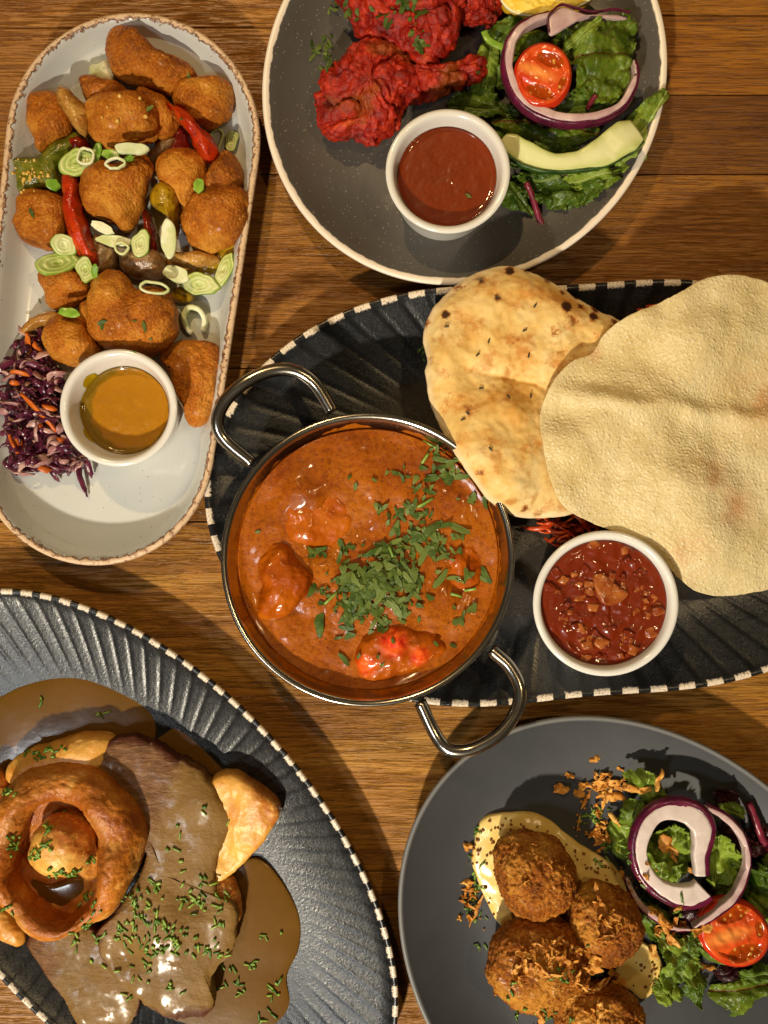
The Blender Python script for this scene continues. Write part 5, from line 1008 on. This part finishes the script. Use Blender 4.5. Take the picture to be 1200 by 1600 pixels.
# yorkshire pudding
outer = spline(F_([(-8,700),(30,605),(100,562),(180,548),(262,565),(335,612),(392,680),(426,760),(412,845),(382,905),(332,980),(262,1030),(180,1062),(110,1050),(50,992),(0,930),(-20,820)]), 160)
hole = spline(F_([(68,760),(106,688),(170,668),(246,692),(288,765),(292,862),(264,945),(197,1000),(108,972),(50,895),(50,820)]), 160)
cc = outer.mean(0)
def by_angle(O, a):
    t = np.unwrap(np.arctan2(O[:,1]-cc[1], O[:,0]-cc[0])); o = np.argsort(np.mod(t, 2*math.pi)); tt = np.mod(t, 2*math.pi)[o]; P = O[o]
    return np.stack([np.interp(a, np.r_[tt-2*math.pi, tt, tt+2*math.pi], np.tile(P[:,k], 3)) for k in (0, 1)], 1)
na = 220; aa = np.linspace(2*math.pi, 0, na, endpoint=False); OO, HH_ = by_angle(outer, aa), by_angle(hole, aa)
yk = thing('yorkshire_pudding', (*map(float, W(cc[0], cc[1], .03)), .012), 'puffed golden yorkshire pudding ring on the roast plate', 'pudding')
prof = []      # (fraction from outer 0 to hole 1, z)
for f_, z_ in ((.12,.012),(.04,.018),(0,.026),(.06,.034),(.20,.040),(.40,.0435),(.60,.0445),(.78,.043),(.92,.039),(1.0,.034),(1.02,.028),(.98,.022),(.95,.017)): prof.append((f_, z_))
prof = spline(np.array(prof), 44, False)
RV = []; MK = []
side = 1 + .0*aa
for f_, z_ in prof:
    Pq = OO + (HH_ - OO)*f_; zz = .012 + (z_ - .012)*(0.92 + .10*np.sin(aa*2+1) + .06*np.sin(aa*5))
    x, y = W(Pq[:,0], Pq[:,1], .030); RV.append(np.stack([x, y, zz], 1)); MK.append(np.full(na, math.exp(-((f_-.78)/.25)**2)))
V = np.vstack(RV); F = fill_rings(len(RV), na, False, False)
V = disp(V, F, [(26, .0036), (60, .0010), (130, .0006), (130, .0005, 'crease'), (400, .0003)], 77)
put('crust', V, F, MT['york'], yk, {'mask': np.concatenate(MK), 't': np.concatenate(MK)})
sheet('base', [tuple(p) for p in (cc + (hole[::8]-cc)*1.12)], lambda x, y, t, a: .0155 + .010*t**3 + .0012*nz(x, y, 1/16, 6), .003, MT['york'], n=90, rings=24, zref=.022, parent=yk, mask=lambda x, y, t: 0*x+.2)
tag(blob('gravy', F_([(90,880),(150,900),(240,880),(262,920),(200,975),(120,955),(75,910)]), .016, .0205, MT['gravy'], n=70, rings=12, p=4, noises=[(60,.0006)]), 'dark gravy inside the yorkshire pudding', 'gravy')
def potato(pts, z0, z1, label, mask, p=2.4, ns=((50,.0016),(160,.0008),(420,.0003)), hf=None, tilt=None): return tag(blob('roast_potato', F_(pts), z0, z1, MT['potato'], n=120, rings=24, p=p, noises=ns, mask=mask, hf=hf, tilt=tilt), label, 'potato', 'roast potatoes')
potato([(90,790),(110,730),(165,697),(225,700),(268,745),(275,810),(250,860),(190,872),(130,860),(98,830)], .017, .0445, 'small round roast potato sitting in the yorkshire pudding', lambda x, y, t: np.clip(-.1 + ((x-95)-(y-1318))/40, 0, .9))
potato([(628,590),(690,568),(752,600),(822,665),(795,742),(724,822),(650,892),(622,880),(612,780),(615,680)], .007, .0235, 'golden potato wedge at the right of the beef', lambda x, y, t: np.clip(((x-385)-(y-1230)*.5)/25, 0, .8), p=7, hf=bumps((400,1235,34,.002),(360,1340,30,-.004)), tilt=(.06,-.05))
potato([(20,575),(60,520),(150,482),(250,460),(335,465),(330,540),(250,600),(100,620),(40,610)], .008, .0265, 'yellow potato with chives behind the yorkshire pudding', lambda x, y, t: 0*x + .15)
potato([(-60,940),(0,955),(62,1018),(72,1070),(40,1075),(-20,1040),(-70,1000)], .008, .020, 'bright yellow vegetable piece below the yorkshire pudding', lambda x, y, t: 0*x)
potato([(620,890),(680,880),(705,940),(700,1010),(650,1020),(625,950)], .008, .022, 'gravy coated potato below the right wedge', lambda x, y, t: 0*x + .9)
potato([(-70,640),(-20,560),(15,575),(20,640),(-10,700),(-60,720)], .008, .026, 'brown potato cut by the left photo edge', lambda x, y, t: 0*x + .9)
rs = random.Random(17)
refresh()
def chives(label, loc, spots, tilt=.25, cat='chives'):
    o = thing('chopped_chives', (*map(float, W(loc[0], loc[1], loc[2])), loc[2]), label, cat)
    for x, y, sx, sy, n_, z_ in spots:
        for _ in range(n_):
            px, py = rs.gauss(x, sx*.65), rs.gauss(y, sy*.65); drop(CHV, 'chive', o, px, py, z_ + rs.uniform(0, .0012), rs, tilt, rs.uniform(.8, 1.15), rz=rs.uniform(0, 3.14))
    return o
fx = lambda x, y: (x/1.875, 900 + y/1.875)
def cl(L): return [(*fx(x, y), sx/1.875, sy/1.875, n_, z_) for x, y, sx, sy, n_, z_ in L]
chives('chopped green chives scattered over the gravy covered beef', (240, 1420, .0245), cl([(560,950,35,25,22,.0248),(480,1010,50,40,22,.0255),(400,1010,40,40,24,.0255),(390,940,25,20,12,.0255),(520,1070,35,35,18,.0248),(430,1090,50,30,18,.0252),(620,1110,30,20,10,.0225),(440,1160,50,30,8,.0245),(360,1060,30,30,10,.0255),(640,1030,25,40,8,.0235),(600,900,30,20,6,.028),(450,900,30,20,6,.030),(530,780,40,60,6,.0312),(580,700,50,40,3,.0315),(640,950,30,15,6,.0235),(300,1050,30,20,6,.0215),(220,1060,30,25,6,.0215),(320,1140,40,30,3,.021),(370,1240,30,15,3,.0205),(520,1200,40,30,4,.0235),(600,1085,40,20,8,.0235)]))
chives('chopped chives on the yorkshire pudding and its potato', (100, 1340, .04), cl([(145,740,15,15,7,.0435),(130,790,20,15,6,.041),(105,820,20,20,8,.036),(200,870,40,12,18,.0395),(265,830,15,15,6,.043),(40,800,25,15,8,.0445),(30,770,20,12,4,.044),(260,930,15,15,3,.0435),(280,980,15,20,4,.042),(255,1020,20,15,6,.034),(25,640,15,15,8,.030),(160,690,30,8,3,.040),(240,960,10,15,2,.043)]))
chives('chopped chives floating on the right gravy pool', (430, 1500, .011), cl([(740,1140,20,15,7,.0112),(790,1060,25,20,4,.0112),(660,1140,15,15,4,.0112),(800,1220,20,25,8,.0112),(780,1290,20,15,5,.0112),(715,1215,15,15,4,.0112),(690,1190,10,10,3,.0112),(650,1215,20,20,3,.0112)]))
chives('few chives on the yellow potato and upper gravy', (90, 1160, .026), cl([(110,520,40,15,10,.0265),(160,510,30,15,6,.0275),(300,405,10,10,3,.0112),(120,370,10,10,2,.0112),(20,975,15,15,4,.0205)]))

# ================================================================== breaded balls plate
my = tag(blob('mustard_mayonnaise', G_([(280,430),(300,365),(350,338),(410,335),(500,350),(560,395),(600,430),(660,462),(720,505),(765,575),(780,650),(700,700),(560,700),(440,700),(380,700),(340,660),(300,580),(276,500)]), .006, .0125, MT['mayo'], n=140, rings=30, p=4, noises=[(60,.0012),(200,.0004)], eq=.3), 'pale yellow mustard mayonnaise spread under the upper breaded ball', 'sauce')
my2 = tag(blob('mustard_mayonnaise', G_([(720,860),(740,770),(790,735),(850,770),(866,810),(872,850),(830,905),(800,918),(770,890)]), .006, .0105, MT['mayo'], n=90, rings=20, p=3.5, noises=[(60,.0012),(200,.0004)], eq=.3), 'small mayonnaise blob right of the lowest breaded ball', 'sauce')
rs = random.Random(41)
sp = [(rs.uniform(275, 420), rs.uniform(335, 470)) for _ in range(40)] + [(rs.uniform(275, 345), rs.uniform(460, 680)) for _ in range(22)] + [(rs.uniform(420, 720), 0) for _ in range(34)]
sp = [(x, y if y else 345 + (x-420)*.55 + rs.uniform(0, 60)) for x, y in sp]; mp = [(280,430),(300,365),(350,338),(410,335),(500,350),(560,395),(600,430),(660,462),(720,505),(765,575),(700,600),(560,600),(400,690),(340,660),(300,580),(276,500)]
refresh()
scatter_blobs(my, 'mustard_seed', 'seed', G_([s_ for s_ in sp if inpoly(s_[0], s_[1], mp)]), 1.3, 2.8, None, .0016, 6)
scatter_blobs(my2, 'mustard_seed', 'seed', G_([(rs.uniform(775, 855), rs.uniform(800, 895)) for _ in range(20)]), 1.3, 2.6, None, .0016, 7)
BN = [(42, .0026), (110, .0012), (300, .0009), (600, .0008), (1100, .0006)]
def ball(pts, z0, z1, label): return tag(blob('breaded_ball', G_(pts), z0, z1, MT['ball'], n=200, rings=52, p=2.05, noises=BN, eq=.48), label, 'breaded ball', 'golden breaded balls')
ball([(340,490),(365,435),(410,408),(480,402),(550,425),(592,480),(602,545),(585,605),(540,648),(470,668),(410,655),(360,600)], .009, .045, 'upper breaded ball sitting in the mustard mayonnaise')
ball([(590,600),(640,560),(710,560),(770,600),(800,680),(780,760),(720,808),(650,800),(600,750),(580,680)], .007, .042, 'right breaded ball beside the salad leaves')
ball([(325,760),(360,705),(425,672),(500,655),(575,680),(625,735),(640,800),(622,865),(572,925),(500,960),(420,948),(360,900),(322,830)], .007, .045, 'large rugged breaded ball at the centre of the group')
ball([(550,960),(580,900),(640,872),(720,880),(785,920),(808,990),(790,1070),(730,1120),(640,1120),(575,1080),(545,1020)], .007, .040, 'lowest breaded ball cut by the bottom photo edge')
s4 = 'salad leaves on the charcoal plate'
leaf('lettuce_leaf', R_([(350,110),(420,75),(510,90),(560,150),(600,220),(640,250),(560,280),(480,270),(420,200),(380,160)]), .016, .024, 'lettuce', 'frilly pale green leaf at the top of the charcoal plate salad', R_([(400,420),(500,90)]), .004, 9, FR, group=s4)
leaf('lettuce_leaf', R_([(330,300),(400,250),(480,260),(460,330),(400,400),(360,440),(320,380)]), .014, .020, 'lettuce', 'small green leaf under the crispy onions left of the onion ring', R_([(360,430),(450,260)]), .004, 9, FR, group=s4)
leaf('lettuce_leaf', R_([(480,560),(520,440),(620,380),(720,430),(770,540),(740,680),(680,760),(600,780),(520,720)]), .014, .022, 'lettuce', 'curly green leaf seen inside the thick onion ring', R_([(560,760),(660,390)]), .005, 10, FR, group=s4)
leaf('lettuce_leaf', R_([(820,560),(850,460),(920,450),(990,520),(1040,600),(1020,720),(940,780),(860,760),(820,680)]), .014, .024, 'lettuce', 'curly green leaf between the two onion rings', R_([(880,770),(920,460)]), .005, 11, FR, group=s4)
leaf('lettuce_leaf', R_([(1080,700),(1130,600),(1220,560),(1320,600),(1340,800),(1280,920),(1190,940),(1110,860)]), .012, .022, 'dkleaf', 'dark frilly leaf at the right photo edge above the tomato', R_([(1110,850),(1260,600)]), .005, 10, FR, group=s4)
leaf('lettuce_leaf', R_([(490,960),(560,1010),(640,1060),(760,1040),(820,1100),(800,1200),(850,1290),(830,1350),(700,1360),(600,1400),(580,1300),(580,1180),(540,1080)]), .018, .014, 'lettuce', 'large frilly leaf left of the lower tomato half', R_([(500,970),(760,1340)]), .005, 10, FR, group=s4)
leaf('lettuce_leaf', R_([(520,1360),(560,1300),(640,1330),(700,1390),(640,1440),(560,1445)]), .010, .012, 'lettuce', 'small frilly leaf tip below the mayonnaise blob', R_([(560,1320),(640,1430)]), .003, 9, FR, group=s4)
leaf('lettuce_leaf', R_([(680,1380),(720,1310),(820,1300),(850,1340),(810,1400),(790,1460),(740,1430)]), .009, .012, 'dkleaf', 'jagged leaf tip on the plate left of the red veined leaf', R_([(820,1310),(780,1450)]), .003, 8, FR, group=s4)
leaf('lettuce_leaf', R_([(865,1400),(890,1350),(960,1330),(1080,1300),(1200,1290),(1290,1310),(1230,1380),(1120,1450),(1000,1550),(975,1490),(920,1470),(860,1430)]), .012, .014, 'chard', 'smooth green leaf with dark red midrib at lower right', R_([(862,1400),(1260,1330)]), .002, 6, ((7,.03),), group=s4)
leaf('lettuce_leaf', R_([(1010,1290),(1080,1240),(1200,1230),(1300,1250),(1280,1310),(1120,1320)]), .012, .014, 'dkleaf', 'dark leaf directly below the lower tomato half', R_([(1010,1290),(1290,1270)]), .003, 7, FR, group=s4)
leaf('red_lettuce_leaf', R_([(860,230),(920,180),(990,200),(1060,270),(1090,340),(1060,380),(990,330),(920,290)]), .012, .022, 'redleaf', 'dark red frilly leaf tip at the top right of the salad', R_([(1060,370),(900,200)]), .004, 9, FR, group=s4)
leaf('lettuce_leaf', R_([(925,290),(990,270),(1060,310),(1050,360),(990,350),(930,320)]), .024, .026, 'lettuce', 'light green leaf patch beside the dark red leaf tip', R_([(930,300),(1055,350)]), .002, 7, FR, group=s4)
leaf('red_lettuce_leaf', R_([(870,430),(960,400),(1050,430),(1130,500),(1200,540),(1300,520),(1300,600),(1150,600),(1040,560),(950,500)]), .012, .018, 'redleaf', 'dark red leaf behind the thin onion ring', R_([(870,430),(1290,560)]), .004, 9, FR, group=s4)
leaf('red_lettuce_leaf', R_([(620,900),(720,840),(820,790),(890,830),(860,920),(760,1000),(680,1010),(600,960)]), .012, .020, 'redleaf', 'dark purple leaf under the thick onion ring', R_([(620,960),(880,820)]), .004, 9, FR, group=s4)
leaf('red_lettuce_leaf', R_([(880,1260),(940,1220),(1020,1230),(1010,1290),(930,1320)]), .012, .016, 'redleaf', 'small purple leaf below the lower tomato half', R_([(880,1300),(1020,1240)]), .002, 7, FR, group=s4)
leaf('red_lettuce_leaf', R_([(1080,420),(1150,380),(1240,460),(1300,470),(1310,560),(1180,560)]), .010, .016, 'redleaf', 'dark leaf beneath the red stem at the right edge', R_([(1080,440),(1300,540)]), .003, 8, FR, group=s4)
leaf('lettuce_leaf', R_([(670,900),(680,820),(700,840),(705,890),(680,930),(655,950)]), .026, .033, 'lettuce', 'small pointed green leaf standing at the thick onion ring bottom', R_([(660,950),(685,815)]), .001, 5, group=s4, n=80, rings=12)
leaf('lettuce_leaf', R_([(790,1110),(830,1100),(900,1160),(960,1215),(900,1220),(830,1190)]), .015, .017, 'lettuce', 'pale green leaf rib beside the lower tomato half', R_([(790,1105),(960,1215)]), .001, 5, group=s4, n=80, rings=12)
for pts_, z_, mt_, lb_ in (([(280,400),(380,360),(440,440),(420,560),(340,600),(260,520)], .010, 'lettuce', 'green leaf left of the thick onion ring under the onion flakes'),
    ([(440,880),(560,880),(640,960),(600,1060),(500,1060),(430,980)], .012, 'dkleaf', 'dark green leaf under the slim purple onion strip'),
    ([(560,1020),(700,1000),(800,1080),(780,1200),(680,1260),(580,1180)], .012, 'dkleaf', 'dark green leaf under the large frilly leaf'),
    ([(880,640),(1000,600),(1080,700),(1060,840),(960,880),(870,780)], .011, 'dkleaf', 'dark green leaf under the thin onion ring'),
    ([(1080,820),(1200,780),(1300,860),(1260,980),(1140,960)], .012, 'lettuce', 'light frilly leaf at the right edge above the tomato half'),
    ([(700,400),(820,360),(900,440),(860,560),(760,560)], .010, 'dkleaf', 'dark leaf under the right side of the thick onion ring')):
    P_ = R_(pts_); leaf('lettuce_leaf', P_, z_, z_+.004, mt_, lb_, (P_[0], P_[3]), .003, 8, FR, group=s4)
s5 = 'red onion rings on the charcoal plate'
onion_band(R_([(812,772),(780,800),(725,812),(640,800),(550,755),(485,680),(455,590),(455,500),(490,410),(560,345),(650,325),(740,350),(795,410),(800,490),(785,570),(790,640),(790,690)]), 150, [.034,.034,.034,.034,.033,.033,.033,.033,.033,.033,.033,.034,.035,.035,.035,.035,.035], [.0100,.0100,.0085,.0068,.0062,.0062,.0062,.0062,.0066,.0072,.0082,.0098,.0108,.0094,.0072,.0056,.0050], .0065, 'thick white curled onion ring with purple skin on the salad', skin_side=-1, group=s5, skin_th=.0019)
onion_band(R_([(830,300),(920,345),(1010,430),(1065,530),(1075,640),(1045,740),(990,830),(900,900),(820,950),(750,995)]), 110, [.033,.032,.031,.030,.030,.030,.031,.032,.033,.032], [.0022,.0030,.0030,.0028,.0028,.003,.0036,.0038,.003,.0012], .0060, 'thin onion ring arching right of the thick one', flesh='onion_p', skin_side=-1, group=s5, skin_th=.0008)
onion_band(R_([(370,720),(410,810),(470,890),(560,960),(640,1005),(740,1015)]), 60, [.017,.018,.018,.018,.018,.017], [.0014,.0026,.0028,.0026,.0022,.001], .0050, 'slim pale purple onion strip beside the right breaded ball', flesh='onion_p', skin_side=1, group=s5, skin_th=.0007)
tomato(1148, 1458, 60, 50, 22, .010, .0315, 'bright tomato half at the right edge of the charcoal plate', -12, tilt=(-.10, .12))
tag(sweep('leaf_stem', wpath(R_([(1080,275),(1120,370),(1160,470),(1220,580)]), 24, [.020,.019,.018,.016]), circ(.0020, 9), MT['stem'], noises=[(300,.0004)]), 'thick dark red stem at the right photo edge', 'leaf stem')
tag(sweep('leaf_stem', wpath(R_([(1120,420),(1180,490),(1260,530)]), 16, [.016,.015,.014]), circ(.0010, 7), MT['stem']), 'thin dark red stem under the thick stem at right', 'leaf stem')
refresh()
co2 = thing('crispy_onion_flakes', (*map(float, W(960, 1250, .02)), .015), 'golden crispy fried onion flakes sprinkled over the salad and balls', 'crispy onion')
def flake(px, py, L, wd, deg, z, seed):
    r_ = random.Random(seed); c, s = math.cos(math.radians(deg)), math.sin(math.radians(deg)); pts = []
    for t in np.linspace(0, 2*math.pi, 11, endpoint=False):
        u, v = L*math.cos(t)*r_.uniform(.65, 1.2), wd*math.sin(t)*r_.uniform(.5, 1.35); pts.append((px + u*c - v*s, py + u*s + v*c))
    b = r_.uniform(-.5, .5); z = surf(px, py)[0].z + .0012
    sheet('onion_flake', pts, lambda x, y, t, a: z + .0014*nz(x, y, 1/8, seed) + b*.003*t**2 + .0012*t*np.sin(3*a+seed), .0007, MT['flake'], n=26, rings=5, zref=z, parent=co2, seed=seed, jag=((5,.2),))
fl_ = [(550,262,28,20,10,.012),(615,280,24,20,-10,.012),(660,173,24,12,-20,.013),(580,226,20,9,20,.011),(628,252,22,11,0,.013),(700,250,52,20,-8,.024),(720,292,46,16,12,.024),(800,268,50,22,6,.028),(730,372,34,15,48,.022),(890,440,42,30,50,.030),(905,480,20,9,60,.030),(960,520,40,16,12,.036),(880,690,44,20,60,.026),(850,650,46,16,15,.026),(908,690,12,40,10,.028),(900,740,30,12,50,.024),(672,602,14,46,-14,.043),(712,672,24,18,-30,.0445),(262,446,18,14,30,.011),(262,560,22,20,0,.012),(290,640,10,50,22,.013),(236,668,10,8,0,.0085),(250,600,10,8,0,.0085),(610,370,8,22,15,.011),(670,340,8,26,-5,.018),(685,300,10,24,8,.018),(480,960,30,16,60,.018),(490,985,10,30,10,.016),(350,905,10,12,0,.020),(500,770,40,32,20,.0465),(470,830,30,22,-20,.046),(640,830,34,24,10,.045),(720,850,30,24,60,.040),(600,880,26,12,30,.044),(700,220,16,10,0,.017),(738,205,14,10,20,.020),(760,260,30,12,30,.027),(700,430,18,10,30,.016),(745,540,10,18,0,.014),(820,540,12,8,30,.024),(825,500,8,6,0,.036),(1010,825,34,18,10,.015),(990,705,40,12,-20,.032),(860,240,14,30,20,.026),(640,410,14,7,10,.012),(840,770,26,16,70,.016),(540,740,30,16,-40,.0465),(440,780,26,14,10,.0455),(560,800,24,18,60,.047),(600,760,30,10,20,.046),(520,850,34,14,-10,.045),(660,800,22,18,0,.044),(420,860,20,14,40,.042),(680,870,30,14,-30,.041),(740,880,26,18,20,.040),(700,740,16,10,0,.044),(470,440,18,12,10,.046),(520,500,20,10,50,.046),(440,560,16,10,-30,.045)]
fl = [(a_, b_, max(c_, d_)*1.15, min(c_, d_)*.62, (e_ if c_ >= d_ else e_+90), f_) if k_ > 5 and k_ % 3 else (a_, b_, c_, d_, e_, f_) for k_, (a_, b_, c_, d_, e_, f_) in enumerate(fl_)]
rs = random.Random(90)
for x0_, y0_, sx_, sy_, n_ in ((520,790,80,60,26),(700,680,50,60,10),(620,880,60,30,12),(700,260,70,30,12),(880,690,50,50,10),(690,400,40,50,10),(270,600,20,60,6),(660,950,60,40,8)):
    for _ in range(n_): fl.append((rs.gauss(x0_, sx_*.6), rs.gauss(y0_, sy_*.6), rs.uniform(12, 34), rs.uniform(4, 9), rs.uniform(0, 180), 0))
for k, (x, y, L, wd_, dg, z) in enumerate(fl): flake(600+x/2, 1100+y/2, L/2, wd_/2, dg, z, 500+k)
ch2 = thing('chopped_herbs', (*map(float, W(800, 1380, .012)), .01), 'chopped chives and crumbs sprinkled around the breaded balls', 'herbs')
gx_ = lambda L: [(600+x/2, 1100+y/2, sx/2, sy/2, n_, z_) for x, y, sx, sy, n_, z_ in L]
rs = random.Random(43)
for x, y, sx, sy, n_, z_ in gx_([(290,560,25,60,16,.0085),(290,650,40,30,16,.010),(310,750,15,15,5,.0075),(300,400,15,15,5,.013),(640,360,40,25,22,.010),(660,340,30,20,12,.012),(700,440,30,40,16,.012),(560,850,40,30,18,.046),(400,900,15,25,5,.043),(635,750,6,6,3,.045),(760,470,20,30,8,.012),(820,590,25,30,14,.018),(500,980,60,20,12,.0085),(410,965,20,12,6,.0075),(680,500,40,20,5,.013),(920,620,10,25,4,.030),(580,990,20,10,3,.036),(850,770,15,15,4,.014),(270,500,12,20,4,.012)]):
    for _ in range(n_): drop(CHV + HB, 'chive', ch2, rs.gauss(x, sx*.6), rs.gauss(y, sy*.6), z_ + rs.uniform(0, .001), rs, .3, rs.uniform(.7, 1.1))
for k in range(60):
    x, y = rs.choice([(rs.gauss(285, 22), rs.gauss(600, 70)), (rs.gauss(650, 45), rs.gauss(350, 45)), (rs.gauss(760, 40), rs.gauss(540, 40))]); px, py = 600+x/2, 1100+y/2; r = rs.uniform(1, 2.4)
    q_ = surf(px, py)[0].z
    blob('crumb', [(px+r*math.cos(a)*rs.uniform(.6,1.3), py+r*math.sin(a)*rs.uniform(.6,1.3)) for a in np.linspace(0, 2*math.pi, 5, endpoint=False)], q_-.0008, q_+.0014, MT['flake'], n=8, rings=3, parent=ch2)
refresh()
# tiny herb flecks on the nuggets
rs = random.Random(77)
for px, py, z in [(50,334,.029),(160,508,.041),(210,502,.042),(237,530,.040),(225,510,.041),(285,188,.031),(232,170,.036),(62,470,.0075),(295,120,.028),(160,503,.041),(210,550,.038)]: drop(HB, 'herb_fleck', hb, px, py, z, rs, .2, 1.6)
